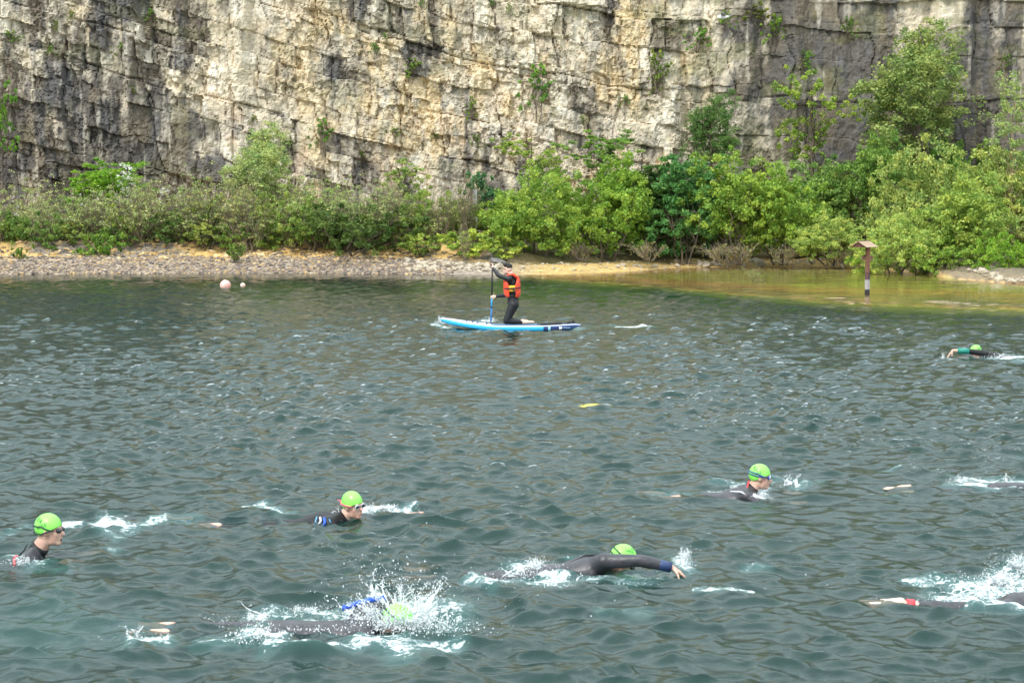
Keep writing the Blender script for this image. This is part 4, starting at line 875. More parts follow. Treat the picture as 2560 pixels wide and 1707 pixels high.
# F: only feet and legs in view, lower right
H = HF((0, 0, .03), (1, 0, -.4), (.3, 0, 1)); J = swim_joints(.02, dip=.08, kick=.02, armR=((.1, -.3, .10), (.3, -.25, .0), ((1, 0, -.5), (0, 0, -1), 1, .3)))
J.update(anL=(-1.60, .07, -.05), anR=(-1.58, -.06, -.02), toeL=(-1.83, .07, -.045), toeR=(-1.80, -.07, -.03), knL=(-1.22, .09, -.08), knR=(-1.20, -.08, -.045), hipL=(-.80, .08, -.09), hipR=(-.80, -.08, -.07), pelvis=(-.72, 0, -.06), waist=(-.52, 0, -.04))
F_ = person(2800, 1503, 'swimmer leaving past the lower right edge, pale feet trailing with a red ankle strap', H, J, suit=M_suit2, skin=M_pale_skin, shin=.70)
swimcap(F_, H); goggles(F_, H); wrap(F_, 'ankle_strap', J['knR'], J['anR'], .72, .058, .028, M_red)
# G: feet and legs right of the striped swimmer
H = HF((0, 0, .03), (1, 0, -.4), (.3, 0, 1)); J2 = dict(J)
J2.update(anL=(-1.60, .07, -.025), anR=(-1.60, -.06, -.09), toeL=(-1.82, .07, -.03), toeR=(-1.83, -.07, -.11))
G2 = person(2680, 1222, 'swimmer cut by the right edge behind the striped one, pale feet and dark legs', H, J2, suit=M_suit2, skin=M_pale_skin)
swimcap(G2, H); goggles(G2, H)
# H: far swimmer heading left with a raised arm
H = HF((.0, -.02, .085), (.9, .0, -.45), (.5, 0, .85), 1.0)
J = swim_joints(.04, dip=.10, armL=((.17, .17, .12), (.44, .14, .13), ((.75, 0, -.85), (-.5, 0, -.8), -1, .2)), armR=((.0, -.3, -.2), (.2, -.28, -.3), ((1, 0, -.3), (0, 0, -1), 1, .2)))
J.update(neck=(-.10, .0, .04), shL=(-.13, .17, .075), shR=(-.10, -.18, .0), chest=(-.24, 0, -.01), waist=(-.45, 0, -.05))
K = person(2440, 893, 'distant swimmer crawling the other way, bare forearm and teal sleeve raised', H, J, rz=R(180), suit=M_suit, sleeve=.2)
K.rotation_euler = (0, 0, R(180)); swimcap(K, H); goggles(K, H)
wrap(K, 'teal_sleeve', J['elL'], J['wrL'], .34, .052, .10, M_teal)

# the kneeling man on the board
def paddler():
    o = Vector((at(1276, 812, BY).x, BY, .085)); t = empty('person', o, 'kneeling man in black wetsuit and orange buoyancy vest driving the paddle', 'person')
    def P(px, py, dy): q = at(px, py, BY + dy); return tuple(Vector((q.x, BY + dy, q.z)) - o)
    J = dict(neck=P(1278.5, 689, 0), chest=P(1279, 707, 0), waist=P(1281, 738, 0), pelvis=P(1283, 756, 0), footup=(0, 0, -1),
      shL=P(1272.5, 698, -.17), shR=P(1277, 700, .18), elL=P(1247, 689, -.10), wrL=P(1232.5, 670, .30), elR=P(1272, 737, .32), wrR=P(1239, 741, .40),
      hipL=P(1284, 762, -.10), hipR=P(1284, 762, .10), knL=P(1266, 802, -.15), knR=P(1266.5, 801, .15), anL=P(1309, 805.5, -.11), anR=P(1311, 804.5, .12), toeL=P(1336, 808, -.10), toeR=P(1337, 807, .10))
    J['handL'] = ((-.05, .55, .85), (-.75, .35, 0), 1, 1.0); J['handR'] = ((-1, .3, -.05), (0, .5, -.2), -1, 1.0)
    J['footup'] = (0, 0, -1)
    hc = Vector(P(1270, 674.5, .0)); H = HF(hc, (-1, -.22, -.10), (-.10, 0, 1), .93)
    # arms measured to the paddle, which stands on the far side of the board
    figure(t, J, H, skin=mat('light_skin', (.66, .42, .33), .55, .12, 12), suit=M_suit, vox=.009, bulk=.024)
    hr = MB(); rnd = random.Random(5)
    hr.ell(H(-.016, 0, .070), (.092, .078, .078), H.R)
    for k in range(60):
        q = rnd.random() * 6.28; f = -.02 + .085 * math.cos(q) * rnd.random() ** .5 + .02; s = .06 * math.sin(q) * rnd.random() ** .5; b = H(f, s, .105); hr.cap(b, b + H.u * (.022 + .022 * rnd.random()) + H.f * (rnd.random() * .02) + H.s * (rnd.random() - .5) * .03, .015, .007, n=7)
    for k in range(14): b = H(.060, -.045 + .0069 * k, .098); hr.cap(b, b + H.f * .030 + H.u * (.02 + .03 * rnd.random()), .014, .006, n=7)
    hair = hr.remesh('hair', M_hair, t, .008, 1)
    for v in [1]:
        me = hair.data; import bmesh; bm = bmesh.new(); bm.from_mesh(me)
        kill = [f for f in bm.faces if (f.calc_center_median() - H.c).dot(H.u) < .038 - .28 * 0 + (.032 if (f.calc_center_median() - H.c).dot(H.f) > .035 else -.02 if (f.calc_center_median() - H.c).dot(H.f) < -.05 else 0)]
        bmesh.ops.delete(bm, geom=kill, context='FACES'); bm.to_mesh(me); bm.free()
    bd = MB(); bd.ell(H(.040, 0, -.080), (.052, .050, .030), H.R); bd.ell(H(.076, 0, -.090), (.022, .026, .022), H.R); bd.build('stubble', mat('stubble', (.20, .12, .09), .8), t)
    e = MB(); [e.ell(H(.078, s * .034, .008), (.010, .014, .008), H.R, 10, 8) for s in (-1, 1)]; e.build('eye', mat('eye_dark', (.05, .035, .03), .3), t)
    e = MB(); [e.tube([H(.088, s * .014, .027), H(.086, s * .034, .031), H(.070, s * .054, .027)], .0045, 6) for s in (-1, 1)]; e.build('eyebrow', M_hair, t)
    # vest: front and back panels, yellow sides, black belts
    ax = Vector(P(1279, 692, 0)); bx = Vector(P(1281.5, 741, 0)); dz = (ax - bx); Ln = dz.length; dz.normalize(); fw = Vector((-1, 0, 0)); fw = (fw - dz * fw.dot(dz)).normalized(); sd = dz.cross(fw)
    tone = {'orange': mat('vest_orange', (.80, .065, .02), .6, .15, 20, bump=.004, bscale=25), 'yellow': mat('vest_yellow', (.85, .42, .02), .6), 'black': M_rub}
    def shell(name, th0, th1, z0f, z1f, off, thick, m, a=.135, b=.175, nt=22, nz=12):
        V = []; F = []
        for kk, r in enumerate((off, off + thick)):
            for j in range(nz + 1):
                for i in range(nt + 1):
                    th = R(th0 + (th1 - th0) * i / nt); zl0, zl1 = z0f(th), z1f(th); z = zl0 + (zl1 - zl0) * j / nz
                    ed = min(i, nt - i) / nt * 8; ez = min(j, nz - j) / nz * 6; rr = r if kk == 0 else off + thick * min(1, .35 + .65 * min(1, ed, ez)) * (1 + .06 * math.sin(th * 6))
                    bulge = 1 + .08 * math.sin(math.pi * min(1, max(0, z / Ln)))
                    V.append(bx + dz * z + fw * (a * bulge + rr) * math.cos(th) + sd * (b * bulge + rr) * math.sin(th))
        n1 = (nt + 1) * (nz + 1); g = lambda k, i, j: k * n1 + j * (nt + 1) + i
        for j in range(nz):
            for i in range(nt): F += [(g(1, i, j), g(1, i + 1, j), g(1, i + 1, j + 1), g(1, i, j + 1)), (g(0, i, j), g(0, i, j + 1), g(0, i + 1, j + 1), g(0, i + 1, j))]
        for j in range(nz): F += [(g(0, 0, j), g(1, 0, j), g(1, 0, j + 1), g(0, 0, j + 1)), (g(0, nt, j), g(0, nt, j + 1), g(1, nt, j + 1), g(1, nt, j))]
        for i in range(nt): F += [(g(0, i, 0), g(0, i + 1, 0), g(1, i + 1, 0), g(1, i, 0)), (g(0, i, nz), g(1, i, nz), g(1, i + 1, nz), g(0, i + 1, nz))]
        if callable(m): pass
        return MB().add(V, F).build(name, m, t)
    top = lambda base: (lambda th: base)
    arm = lambda th: Ln * (1.02 - .62 * abs(math.sin(th)) ** 3)
    shell('vest_front', -62, 62, top(-.005), arm, .0, .040, tone['orange']); shell('vest_back', 118, 242, top(-.02), arm, .0, .034, tone['orange'])
    for a0 in (62, -118): shell('vest_side', a0, a0 + 56, top(.11), top(.24), -.004, .020, tone['yellow'])
    shell('vest_belt', 0, 360, top(.165), top(.195), .038, .006, tone['black'], nt=48, nz=3); shell('vest_belt', 0, 360, top(.01), top(.035), -.002, .008, tone['black'], nt=48, nz=3)
    MB().box(bx + dz * .15 - sd * 0 + Vector((.045, -.215, -.02)), (.03, .012, .10), Matrix.Rotation(-.5, 3, 'Y')).build('buckle_tail', tone['black'], t, False)
    for s in (-1, 1):
        MB().tube([bx + dz * (Ln * .92) + fw * .125 + sd * s * .075, ax + dz * .045 + fw * .06 + sd * s * .085, ax + dz * .055 - fw * .03 + sd * s * .09, bx + dz * (Ln * .92) - fw * .125 + sd * s * .08], [.03, .028, .028, .03], 10, side=tuple(sd), asp=1.3).build('shoulder_strap', tone['orange'], t)
paddler()

# ---------------------------------------------------------------- roofed post, buoys, gull, board
def weather_post():
    p = on(2168, 738); Y = p.y; base = Vector((p.x, Y, 0)); S = Y / FPX
    t = empty('shelter_post', base, 'brown wooden post in the lagoon carrying a tiny pitched plank roof', 'post')
    m = mat('post_wood', (.20, .095, .06), .85, .4, 6, bump=.006, bscale=20); n = m.node_tree; b = n.nodes['Principled BSDF']
    src = b.inputs['Base Color'].links[0].from_socket
    tc_ = n.nodes.new('ShaderNodeTexCoord'); sx = n.nodes.new('ShaderNodeSeparateXYZ'); n.links.new(tc_.outputs['Object'], sx.inputs[0])
    nn = n.nodes.new('ShaderNodeTexNoise'); nn.inputs['Scale'].default_value = 40; ad = n.nodes.new('ShaderNodeMath'); ad.operation = 'MULTIPLY_ADD'; ad.inputs[1].default_value = .10; n.links.new(nn.outputs[0], ad.inputs[0]); n.links.new(sx.outputs['Z'], ad.inputs[2])
    rp = n.nodes.new('ShaderNodeValToRGB'); rp.color_ramp.interpolation = 'CONSTANT'; e = rp.color_ramp.elements
    e[0].position = 0; e[0].color = (.015, .015, .018, 1); e[1].position = .215; e[1].color = (.30, .285, .29, 1); k = e.new(.50); k.color = (.085, .045, .05, 1); k = e.new(.68); k.color = (0, 0, 0, 1)
    n.links.new(ad.outputs[0], rp.inputs[0]); mx = n.nodes.new('ShaderNodeMixRGB'); gt = n.nodes.new('ShaderNodeMath'); gt.operation = 'GREATER_THAN'; gt.inputs[1].default_value = .70; n.links.new(ad.outputs[0], gt.inputs[0])
    n.links.new(gt.outputs[0], mx.inputs[0]); n.links.new(rp.outputs[0], mx.inputs[1]); n.links.new(src, mx.inputs[2]); n.links.new(mx.outputs[0], b.inputs['Base Color'])
    H = (738 - 618) * S
    mb = MB(); mb.box((0, 0, (H - .5) / 2), (.10, .10, H + .5), Matrix.Rotation(R(38), 3, 'Z')); mb.build('post', m, t, False)
    wood = mat('roof_plank_wood', (.26, .15, .085), .8, .5, 9, tcol=(.40, .31, .22)); dark = mat('roof_wood_dark', (.10, .045, .03), .9, .3, 8)
    yaw = Matrix.Rotation(R(-40), 3, 'Z'); W = .58; L = .64; rz = (618 - 604.5) * S; hw = W / 2
    ctr = Vector((-.125, 0, H)); sl = math.atan2(rz, hw); ll = math.hypot(rz, hw)
    # local: x across the gable, y along the ridge (away to the right)
    for sgn in (-1, 1):
        for k in range(5):
            y0 = (k + .5) * L / 5 - L / 2
            rot = yaw.copy(); pl = MB()
            c = Vector((sgn * hw / 2, y0, rz / 2 + .012 + (k % 2) * .004)); r2 = Matrix.Rotation(sgn * sl, 3, 'Y')
            pl.box(Vector((0, 0, 0)), (ll + .03, L / 5 - .006, .016)); o = pl.build('roof_plank', wood, t, False)
            o.location = ctr + yaw @ c; o.rotation_euler = (yaw @ r2).to_euler()
    # dark boards inside the gables and a ridge strip
    for y in (-L / 2 + .05, L / 2 - .05):
        g_ = MB(); a, b2, c = Vector((-hw * .86, y, .0)), Vector((hw * .86, y, .0)), Vector((0, y, rz * .9)); d = Vector((0, .014, 0))
        P = [ctr + yaw @ q for q in (a, b2, c, a + d, b2 + d, c + d)]
        g_.add(P, [(0, 1, 2), (5, 4, 3), (0, 3, 4, 1), (1, 4, 5, 2), (2, 5, 3, 0)]); g_.build('gable_board', dark, t, False)
    r_ = MB(); r_.box((0, 0, 0), (.03, L + .02, .018)); o = r_.build('ridge_strip', dark, t, False); o.location = ctr + yaw @ Vector((0, 0, rz + .026)); o.rotation_euler = (0, 0, R(-40))
    pb = MB(); pb.box((0, .085, (738 - 645.5) * S), (.33, .02, .135)); o = pb.build('sign_board', mat('board_back', (.24, .15, .10), .85, .3, 12), t, False)
weather_post()
def buoy(px, py, rad_px, lab, col, cap):
    p = on(px, py); r = rad_px * p.y / FPX; t = empty('buoy', (p.x, p.y, 0), lab, 'buoy', 'mooring buoys near the pebble beach')
    m = mat('faded_buoy', col, .55, .3, 5, tcol=cap)
    b = MB(); b.ell((0, 0, r * .22), (r, r, r), nu=32, nv=20); b.tube([(-r * .2, 0, r * 1.15), (-r * .2, 0, r * 1.3)], r * .12, 10); b.build('float', m, t)
    k = MB(); k.tube([(r * .85 + .03 * math.cos(q), -r * .42, .0 + .03 * math.sin(q)) for q in [i * .7 for i in range(9)]], .008, 6); k.tube([(r * .8, -r * .45, .03), (r * .9, -r * .6, -.02), (r * .7, -r * .7, -.1)], .01, 6); k.build('rope', mat('rope', (.35, .22, .08), .9), t)
buoy(563.5, 716.5, 13.5, 'large faded pink round buoy floating off the pebble beach', (.72, .50, .45), (.70, .33, .28))
buoy(607, 715, 6.3, 'small pale pink buoy beside the large faded one', (.78, .66, .58), (.72, .42, .34))

def gull():
    Y = 60.0; c = at(1807, 42, Y); S = Y / FPX
    t = empty('gull', c, 'white gull with grey wings gliding past the cliff', 'bird')
    P = lambda px, py, dy=0: Vector((at(px, py, Y).x - c.x, dy, at(px, py, Y).z - c.z))
    wht = mat('gull_white', (.80, .80, .80), .7); gry = mat('gull_grey', (.33, .35, .40), .7); blk = mat('gull_black', (.03, .03, .035), .6); bk = mat('gull_beak', (.55, .32, .06), .5)
    b = MB(); b.cap(P(1799, 43.5), P(1812, 43.8), 4.0 * S, 4.3 * S, n=14); b.cap(P(1812, 43.8), P(1824, 41.2), 3.9 * S, 1.2 * S, n=12)
    b.cap(P(1795, 43.8), P(1799, 43.2), 2.9 * S, 3.3 * S, n=12); b.remesh('body', wht, t, .012, 2)
    bb = MB(); bb.tube([P(1793, 44.2), P(1790.5, 45.2), P(1789.6, 46)], [1.0 * S, .7 * S, .2 * S], 8); bb.build('beak', bk, t)
    e = MB(); [e.ell(P(1796, 42.8, s * 2.7 * S), (.5 * S,) * 3, nu=8, nv=6) for s in (-1, 1)]; e.build('eye', blk, t)
    tl = MB(); tl.box(P(1825, 40.8), (6 * S, 5 * S, .6 * S), Matrix.Rotation(-.12, 3, 'Y')); tl.build('tail', wht, t)
    def wing(name, tip, dy, m):
        w = MB(); root = [P(1801, 40.5, dy * .03), P(1814, 40.8, dy * .03)]; mid = [P(1800, 36.5, dy * .28), P(1812, 36.0, dy * .28)]; far = [P(tip[0], tip[1], dy * .62), P(tip[0] + 5, tip[1] - .5, dy * .62)]
        V = []
        for a, b_ in (root, mid, far):
            for q in range(4): V += [a.lerp(b_, q / 3) + Vector((0, 0, .010 - .003 * abs(q - 1))), a.lerp(b_, q / 3) - Vector((0, 0, .006))]
        F = []
        for r in range(2):
            o = r * 8
            for q in range(3): F += [(o + 2 * q, o + 2 * q + 2, o + 10 + 2 * q, o + 8 + 2 * q), (o + 2 * q + 1, o + 9 + 2 * q, o + 11 + 2 * q, o + 3 + 2 * q)]
            F += [(o, o + 8, o + 9, o + 1), (o + 6, o + 7, o + 15, o + 14)]
        F += [(16, 18, 19, 17), (18, 20, 21, 19), (20, 22, 23, 21)]
        w.add(V, F); wo_ = w.build(name, m, t)
        k = MB(); k.cap(far[0].lerp(far[1], .3), far[1] + (far[1] - far[0]) * .6 + Vector((0, dy * .02, 0)), 1.5 * S, .6 * S, (0, 1, 0), .5); k.build('wing_tip', blk, wo_)
    wing('wing', (1806, 36.4), -1, gry); wing('wing', (1796, 36.5), 1, wht)
gull()

# ---- stand-up board and paddle
BY = on(1276, 822).y
def bz(px, py, dy=0): v = at(px, py, BY + dy); return v
def board():
    x0 = at(1102, 812, BY).x; x1 = at(1451, 812, BY).x
    t = empty('paddle_board', ((x0 + x1) / 2, BY, 0), 'blue and white inflatable paddle board with a navy tail, under the kneeling paddler', 'board')
    cx = (x0 + x1) / 2; Lb = x1 - x0; N = 60; K = 20; th = .12
    def sec(u):
        wdt = .40 * (max(0, 1 - abs(2 * u - 1) ** 3.2)) ** .62 * (1 - .10 * (u - .5)) + .012
        if u > .97: wdt = max(wdt, .17 * (1 - ((u - .97) / .03) ** 4 * .3))
        zc = .030 + .17 * max(0, (.42 - u) / .42) ** 1.5 + .035 * max(0, (u - .7) / .3)
        tk = th / 2 * min(1, .52 + .48 * min(1, u / .06) * 1) * min(1, .55 + .45 * min(1, (1 - u) / .04))
        return wdt, zc, tk
    V = []; F = []
    for i in range(N + 1):
        u = i / N; w, zc, tk = sec(u)
        for k in range(K):
            q = 2 * math.pi * k / K; c, s = math.cos(q), math.sin(q)
            e = .35
            y = (w - min(tk, w * .9)) * (1 if c > 0 else -1) * min(1, abs(c) * 2.2) + min(tk, w * .9) * c
            V.append((x0 - cx + u * Lb, y, zc + tk * (abs(s) ** .6) * (1 if s >= 0 else -1)))
    for i in range(N):
        for k in range(K): F.append((i * K + k, i * K + (k + 1) % K, (i + 1) * K + (k + 1) % K, (i + 1) * K + k))
    F.append(tuple(range(K))); F.append(tuple(N * K + k for k in range(K))[::-1])
    me = bpy.data.meshes.new('hull'); me.from_pydata(V, [], F)
    cols = [(.80, .82, .84), (.03, .40, .72), (.015, .045, .16), (.30, .62, .82)]
    for i, c in enumerate(cols): me.materials.append(mat(['board_white', 'board_blue', 'board_navy', 'board_pale_blue'][i], c, .35, coat=.2))
    for p in me.polygons:
        c = p.center; u = (c.x + cx - x0) / Lb; w, zc, tk = sec(u); rel = (c.z - zc) / max(tk, .01)
        if rel > .8: m = 0 if (u < .38 or abs(c.y) > w * .8) else (3 if u < .72 else 2)
        else: m = 1 if u < .735 else (3 if .76 < u < .785 else 2)
        if rel > .62 and abs(c.y) > w * .8: m = 0
        p.material_index = m; p.use_smooth = True
    h = link('hull', me, None, t)
    top = lambda px: sec((at(px, 812, BY).x - x0) / Lb)[1] + sec((at(px, 812, BY).x - x0) / Lb)[2]
    lx = lambda px: at(px, 812, BY).x - cx
    pad = MB(); z = top(1300); pad.box(((lx(1222) + lx(1345)) / 2, 0, z + .004), (lx(1345) - lx(1222), .56, .010)); pad.build('deck_pad', mat('deck_pad_grey', (.10, .16, .24), .9), t, False)
    for k in range(22):
        px = 1345 + k * 2.75; r = MB(); r.box((0, 0, 0), (.010, .5, .035)); o = r.build('tail_pad_ridge', M_rub, t, False) if k == 0 else None
        if k == 0: me_r = o.data
        else: o = link('tail_pad_ridge', me_r, None, t)
        o.location = (lx(px), 0, top(px) + .018)
    v = MB(); v.cap((lx(1420), -.02, top(1420) + .01), (lx(1424), .0, top(1424) + .035), .03, .022); v.build('valve', M_rub, t)
    v = MB(); v.tube([(lx(1428), -.06, top(1428)), (lx(1431), -.05, top(1431) + .05), (lx(1434), .05, top(1434) + .05), (lx(1436), .06, top(1436))], .016, 8); v.build('tail_handle', M_rub, t)
    hn = MB(); hn.box(((lx(1108) + lx(1130)) / 2, 0, top(1118) + .005), (.17, .05, .018), Matrix.Rotation(.12, 3, 'Y')); hn.build('nose_handle', mat('handle_grey', (.2, .2, .22), .8), t, False)
    for px in (1165, 1180, 1192, 1215):
        r = MB(); r.tube([(lx(px), -.22, top(px) + .004), (lx(px + 5), 0, top(px) + .022), (lx(px), .22, top(px) + .004)], .009, 6); r.build('bungee', mat('bungee_navy', (.03, .06, .2), .7), t)
    f = MB(); V = [(lx(1415), y, z) for y in (-.006, .006) for z in (-.02,)]; f.cap((lx(1420), 0, -.03), (lx(1432), 0, -.22), .07, .03, (1, 0, 0), 1.0, n=12); fo_ = f.build('fin', M_rub, t); fo_.scale = (1, .12, 1)
    # white square mark and unreadable pale script on the navy side
    yk = -.405; s1 = MB(); s1.box((lx(1400), -.372, .045), (.055, .02, .05)); s1.build('logo', mat('logo_white', (.8, .8, .82), .5), t, False)
    s2 = MB(); s2.box((lx(1400), -.384, .045), (.028, .004, .024)); s2.build('logo_square', mat('logo_tan', (.6, .42, .38), .6), t, False)
    mk = MB()
    for k, (w_, h_) in enumerate([(.012, .014), (.008, .018), (.014, .012), (.006, .032), (.006, .034), (.014, .013), (.010, .015), (.016, .011), (.010, .022)]): mk.box((lx(1404) + .02 * k, -.386, .042 + h_ * .3), (w_, .003, h_))
    mk.build('blurred_script', mat('script_pale', (.45, .60, .75), .6), t, False)
    return t
board()
PAD_DY = .44
def paddle():
    a = at(1231, 662, BY + PAD_DY); b = at(1227, 800, BY + PAD_DY); m_ = at(1229.6, 744, BY + PAD_DY); d = (b - a).normalized()
    t = empty('paddle', b, 'long paddle with black upper and blue lower shaft held upright by the kneeling man', 'paddle'); f = lambda p: p - b
    s = MB(); s.tube([f(a), f(m_)], .0165, 12); s.build('upper_shaft', M_rub, t)
    s = MB(); s.tube([f(m_), f(m_ + d * .20)], .019, 12); s.build('lower_shaft', mat('paddle_blue', (.02, .32, .62), .4), t)
    s = MB(); s.tube([f(m_ + d * .20), f(m_ + d * .22)], .024, 12); s.build('clamp', M_rub, t)
    s = MB(); s.tube([f(m_ + d * .22), f(b + d * .05)], [.019, .017], 12); s.build('lower_shaft', mat('paddle_deep_blue', (.015, .15, .40), .4), t)
    s = MB(); s.tube([f(a) + Vector((-.055, 0, .0)), f(a) + Vector((.055, 0, 0))], .016, 10); s.build('grip', M_rub, t)
    s = MB(); s.cap(f(b + d * .06), f(b + d * .36), .05, .10, (0, 1, 0), 1.0, n=14); o = s.build('blade', mat('blade_blue', (.02, .10, .30), .4), t)
    for v in o.data.vertices: v.co.x = (v.co.x) * .14 + (f(b + d * .2).x) * .86
paddle()

# ---------------------------------------------------------------- thrown water
def water_white():
    m = bpy.data.materials.new('thrown_water'); m.use_nodes = True; n = m.node_tree; b = n.nodes['Principled BSDF']
    b.inputs['Base Color'].default_value = (.80, .84, .85, 1); b.inputs['Roughness'].default_value = .15; b.inputs['Specular IOR Level'].default_value = .6
    o = n.nodes['Material Output']; t = n.nodes.new('ShaderNodeBsdfTransparent'); x = n.nodes.new('ShaderNodeMixShader')
    g = n.nodes.new('ShaderNodeNewGeometry'); nz_ = n.nodes.new('ShaderNodeTexNoise'); nz_.inputs['Scale'].default_value = 30; nz_.inputs['Detail'].default_value = 5
    n.links.new(g.outputs['Position'], nz_.inputs['Vector']); mr_ = n.nodes.new('ShaderNodeMapRange'); mr_.inputs[1].default_value = .42; mr_.inputs[2].default_value = .60; mr_.inputs[3].default_value = .05; mr_.inputs[4].default_value = .9
    n.links.new(nz_.outputs[0], mr_.inputs[0]); n.links.new(mr_.outputs[0], x.inputs[0]); n.links.new(t.outputs[0], x.inputs[1]); n.links.new(b.outputs[0], x.inputs[2]); n.links.new(x.outputs[0], o.inputs[0]); return m
M_thrown = water_white()
import bmesh
IV = np.array([(1, 0, 0), (-1, 0, 0), (0, 1, 0), (0, -1, 0), (0, 0, 1), (0, 0, -1)], float)
IF = np.array([(0, 2, 4), (2, 1, 4), (1, 3, 4), (3, 0, 4), (2, 0, 5), (1, 2, 5), (3, 1, 5), (0, 3, 5)])
class Spray:
    def __init__(s, seed): s.P = []; s.S = []; s.XV = []; s.XF = []; s.nx = 0; s.E = []; s.rg = np.random.default_rng(seed); s.last = None
    def mesh(s, V, F): s.XV.append(V); s.XF.append(F + s.nx); s.nx += len(V)
    def drops(s, c, n, ext, r0, r1, p=3):
        q = s.rg.normal(size=(n, 3)) * np.array(ext); q[:, 2] = np.abs(q[:, 2]); s.P.append(np.array(c)[None] + q); s.S.append(r0 + (r1 - r0) * s.rg.random(n) ** p); s.E.append(np.tile((1., 1, 1.4), (n, 1))); return s
    def jet(s, a, b, n, w, r0, r1, sag=.0, web=False):
        """a strand of water thrown along an arc, breaking into beads at its end; WEB hangs a film between it and the strand before"""
        a = np.array(a, float); b = np.array(b, float); K = 14; f = np.linspace(0, 1, K); L = np.linalg.norm(b - a)
        ph = s.rg.random(3) * 6.28; fr_ = 3 + 5 * s.rg.random(3)
        def path(f):
            q = a[None] * (1 - f)[:, None] + b[None] * f[:, None]; q[:, 2] += sag * 4 * f * (1 - f)
            return q + np.sin(f[:, None] * fr_[None] + ph[None]) * (.006 + .08 * f[:, None] * L) * np.array((1, .6, .55))
        q = path(f); rad = (r0 * (1 - f) ** .8 + r1 * .6) * (1 + .55 * np.sin(f * 31 + ph[0])) * .8
        an = np.arange(5) * 6.2832 / 5; V = q[:, None, :] + rad[:, None, None] * (np.cos(an)[None, :, None] * np.array((1., 0, 0)) + np.sin(an)[None, :, None] * np.array((0, .75, .66)))
        i = np.arange(K - 1)[:, None] * 5; k = np.arange(5)[None]; k2 = (k + 1) % 5
        F = np.concatenate([np.stack([i + k, i + k2, i + 5 + k2], -1).reshape(-1, 3), np.stack([i + k, i + 5 + k2, i + 5 + k], -1).reshape(-1, 3)])
        s.mesh(V.reshape(-1, 3), F)
        if web and s.last is not None and np.linalg.norm(s.last[0] - q[0]) < .16:
            m = int(K * (.35 + .4 * s.rg.random())); A, B = s.last[:m], q[:m]; M = 5
            t = np.linspace(0, 1, M)[None, :, None]; G = A[:, None] * (1 - t) + B[:, None] * t; G = G + s.rg.normal(size=G.shape) * .003; G[:, :, 2] -= (np.sin(t[..., 0] * 3.14) * .25 * (np.arange(m)[:, None] / m) * (G[:, :, 2] + .01))
            ii = np.arange(m - 1)[:, None] * M; kk = np.arange(M - 1)[None]
            s.mesh(G.reshape(-1, 3), np.concatenate([np.stack([ii + kk, ii + kk + 1, ii + M + kk + 1], -1).reshape(-1, 3), np.stack([ii + kk, ii + M + kk + 1, ii + M + kk], -1).reshape(-1, 3)]))
        s.last = q if web else None
        m = n // 4; ff = .55 + .6 * s.rg.random(m); qq = path(ff) + s.rg.normal(size=(m, 3)) * w * (.5 + ff)[:, None]
        s.P.append(qq); s.S.append(r1 * (.5 + 1.1 * s.rg.random(m))); s.E.append(np.tile((1.2, 1, 1.5), (m, 1))); return s
    def build(s, name, loc, label):
        P = np.concatenate(s.P); S = np.concatenate(s.S); E = np.concatenate(s.E); n = len(P)
        V = (P[:, None] + IV[None] * (S[:, None] * E)[:, None] * (1 + .5 * (s.rg.random((n, len(IV), 1)) - .5))).reshape(-1, 3); F = (IF[None] + (np.arange(n) * len(IV))[:, None, None]).reshape(-1, 3)
        if s.XV: F = np.concatenate([F] + [x + len(V) for x in s.XF]); V = np.concatenate([V] + s.XV)
        o = link(name, mesh_np(name, V, F, True), M_thrown); o.location = loc; tag(o, label, 'splash', None, 'stuff'); return o
def W_(px, py, z=0): return on(px, py, z)
# the tall crown of water over swimmer E
c = W_(992, 1556); s = Spray(1)
rr = random.Random(3)
for k in range(72):
    q = 6.2832 * k / 36 + .12 * rr.random(); s.last = None if k % 36 == 0 else s.last; r = (.17 if k < 36 else .10) + .03 * rr.random(); h = (.05 + .25 * rr.random() ** 1.5) * (.7 if k > 35 else 1); fx, fy = math.cos(q), math.sin(q)
    a = (r * fx * 1.1, r * fy, .0); b = (fx * (r + .05 + .22 * rr.random()), fy * (r + .05 + .15 * rr.random()), h); s.jet(a, b, 60, .010, .0065, .0030, .02, True)
for k in range(16):
    q = rr.random() * 6.28; s.jet((0.0, 0, 0), ((rr.random() - .55) * .5, (rr.random() - .5) * .3, .10 + .18 * rr.random()), 90, .010, .009, .0025, .02)
s.drops((-.05, -.05, .02), 1100, (.13, .12, .05), .002, .0065); s.drops((0, 0, .10), 420, (.24, .2, .17), .002, .007); s.drops((.0, 0, .16), 160, (.22, .2, .16), .0015, .0045); s.drops((0, -.08, .0), 2600, (.17, .13, .075), .0012, .0038); s.drops((.05, -.14, .0), 900, (.16, .07, .05), .003, .008); s.drops((.15, -.25, .0), 500, (.28, .10, .015), .002, .007); s.drops((-.5, -.2, .0), 400, (.3, .06, .012), .002, .007)
s.build('splash', (c.x, c.y, 0), 'tall crown of white spray bursting round the swimmer at the bottom')
def small(px, py, n, ext, label, seed, r=(.003, .010), jets=0, jh=.1, p=2.5):
    n = int(n * 1.7); jets = int(jets * 1.5 + 4); r = (r[0] * .6, r[1] * .5)
    c = W_(px, py); s = Spray(seed); s.drops((0, 0, 0), n, ext, r[0], r[1], p); rr = random.Random(seed)
    for k in range(jets): q = rr.random() * 6.28; s.jet((ext[0] * (rr.random() - .5), 0, 0), (ext[0] * 1.6 * (rr.random() - .5), (rr.random() - .5) * ext[1], jh * (.5 + rr.random() * .6)), 40, .008, .0065, .0028, .01, True)
    return s.build('splash', (c.x, c.y, 0), label)
small(1340, 1432, 520, (.09, .10, .045), 'white kick splash behind the crawl swimmer', 2, jets=14, jh=.10)
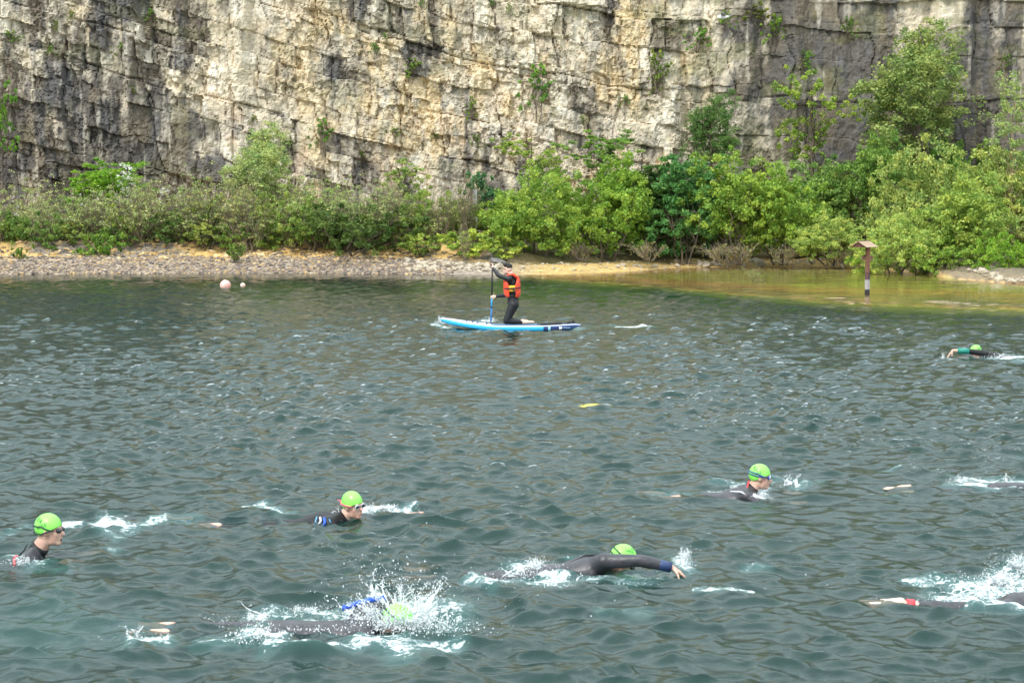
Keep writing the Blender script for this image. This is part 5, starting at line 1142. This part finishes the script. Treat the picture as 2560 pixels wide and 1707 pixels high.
small(1290, 1440, 160, (.22, .1, .015), 'low white water along the crawl swimmer back', 12)
small(1712, 1412, 220, (.035, .05, .05), 'small spout of water at the crawl swimmer hand', 3, jets=10, jh=.13)
small(1420, 1462, 260, (.30, .08, .012), 'broken foam below the crawl swimmer chest', 13)
small(1905, 1246, 170, (.06, .05, .025), 'white curl of water under the striped swimmer chin', 4, jets=6, jh=.07)
small(1980, 1212, 110, (.16, .1, .01), 'bubbles in front of the striped swimmer', 5, (.003, .009))
small(1830, 1232, 130, (.14, .06, .012), 'thin foam on the striped swimmer back', 6, (.003, .009))
small(960, 1276, 260, (.16, .08, .02), 'white water blown in front of the blue trimmed swimmer', 7, jets=8, jh=.05)
small(925, 1283, 120, (.05, .06, .03), 'droplets at the blue trimmed swimmer mouth', 17, (.002, .006))
small(845, 1300, 90, (.08, .04, .012), 'foam on the blue trimmed swimmer shoulder', 18, (.003, .008))
small(55, 1408, 200, (.09, .06, .02), 'white curl of foam behind the leftmost swimmer shoulder', 8, jets=4, jh=.05)
small(300, 1312, 240, (.20, .14, .012), 'foam wake left in front of the leftmost swimmer', 9, (.003, .010))
small(650, 1598, 260, (.10, .08, .03), 'white lump of water over the splashing swimmer hips', 10, (.004, .016))
small(640, 1548, 170, (.16, .08, .012), 'scattered foam above the splashing swimmer', 20, (.003, .009))
small(770, 1535, 170, (.12, .07, .03), 'foam beside the blue sleeve', 21, (.003, .010), jets=4, jh=.05)
small(345, 1602, 120, (.10, .06, .02), 'foam at the splashing swimmer feet', 22)
small(2500, 1465, 420, (.18, .16, .025), 'churned white water over the legs at lower right', 11, (.003, .015), jets=16, jh=.10)
small(2545, 1430, 300, (.14, .14, .06), 'spray rising at the lower right edge', 23, (.003, .011), jets=10, jh=.14)
small(2400, 1500, 240, (.2, .08, .012), 'foam patches on the trailing legs at lower right', 24)
small(2410, 1208, 200, (.10, .08, .03), 'curl of foam over the legs at the right edge', 14, jets=6, jh=.06)
small(2500, 1212, 300, (.22, .12, .015), 'bubbling white water at the right edge', 15, (.003, .010))
small(2500, 896, 420, (.20, .2, .04), 'white wake behind the distant swimmer', 16, (.004, .014))
small(2357, 896, 60, (.025, .05, .03), 'drip splash at the distant swimmer fingers', 25, (.003, .008))
small(1103, 810, 420, (.07, .12, .055), 'small white bow wave breaking at the board nose', 26, (.004, .013), jets=16, jh=.17)
small(1228, 803, 260, (.10, .08, .03), 'splash where the paddle blade enters', 27, (.004, .012), jets=8, jh=.08)
# loose drops flung over the near water
s = Spray(31)
for k in range(140):
    px = rr.gauss(1000, 190); py = rr.gauss(1480, 75); p = W_(px, py); s.P.append(np.array([[p.x, p.y, .02 + .04 * rr.random()]])); s.S.append(np.array([0.002 + .003 * rr.random() ** 2])); s.E.append(np.ones((1, 3)))
for k in range(80):
    px = rr.gauss(1750, 260); py = rr.gauss(1450, 70); p = W_(px, py); s.P.append(np.array([[p.x, p.y, .015]])); s.S.append(np.array([.003 + .004 * rr.random() ** 2])); s.E.append(np.ones((1, 3)))
s.build('splash', (0, 0, 0), 'loose drops flung across the near water')
# yellow float tethered under the surface in the middle of the lake
p = on(1490, 1012); sb = MB(); sb.ell((0, 0, 0), (.26, .24, .05), nu=20, nv=10); o = sb.build('sunken_float', mat('yellow_float', (.48, .44, .06), .5), None); o.location = (p.x, p.y, -.04); tag(o, 'yellow float lying just under the surface in the middle of the lake', 'float')
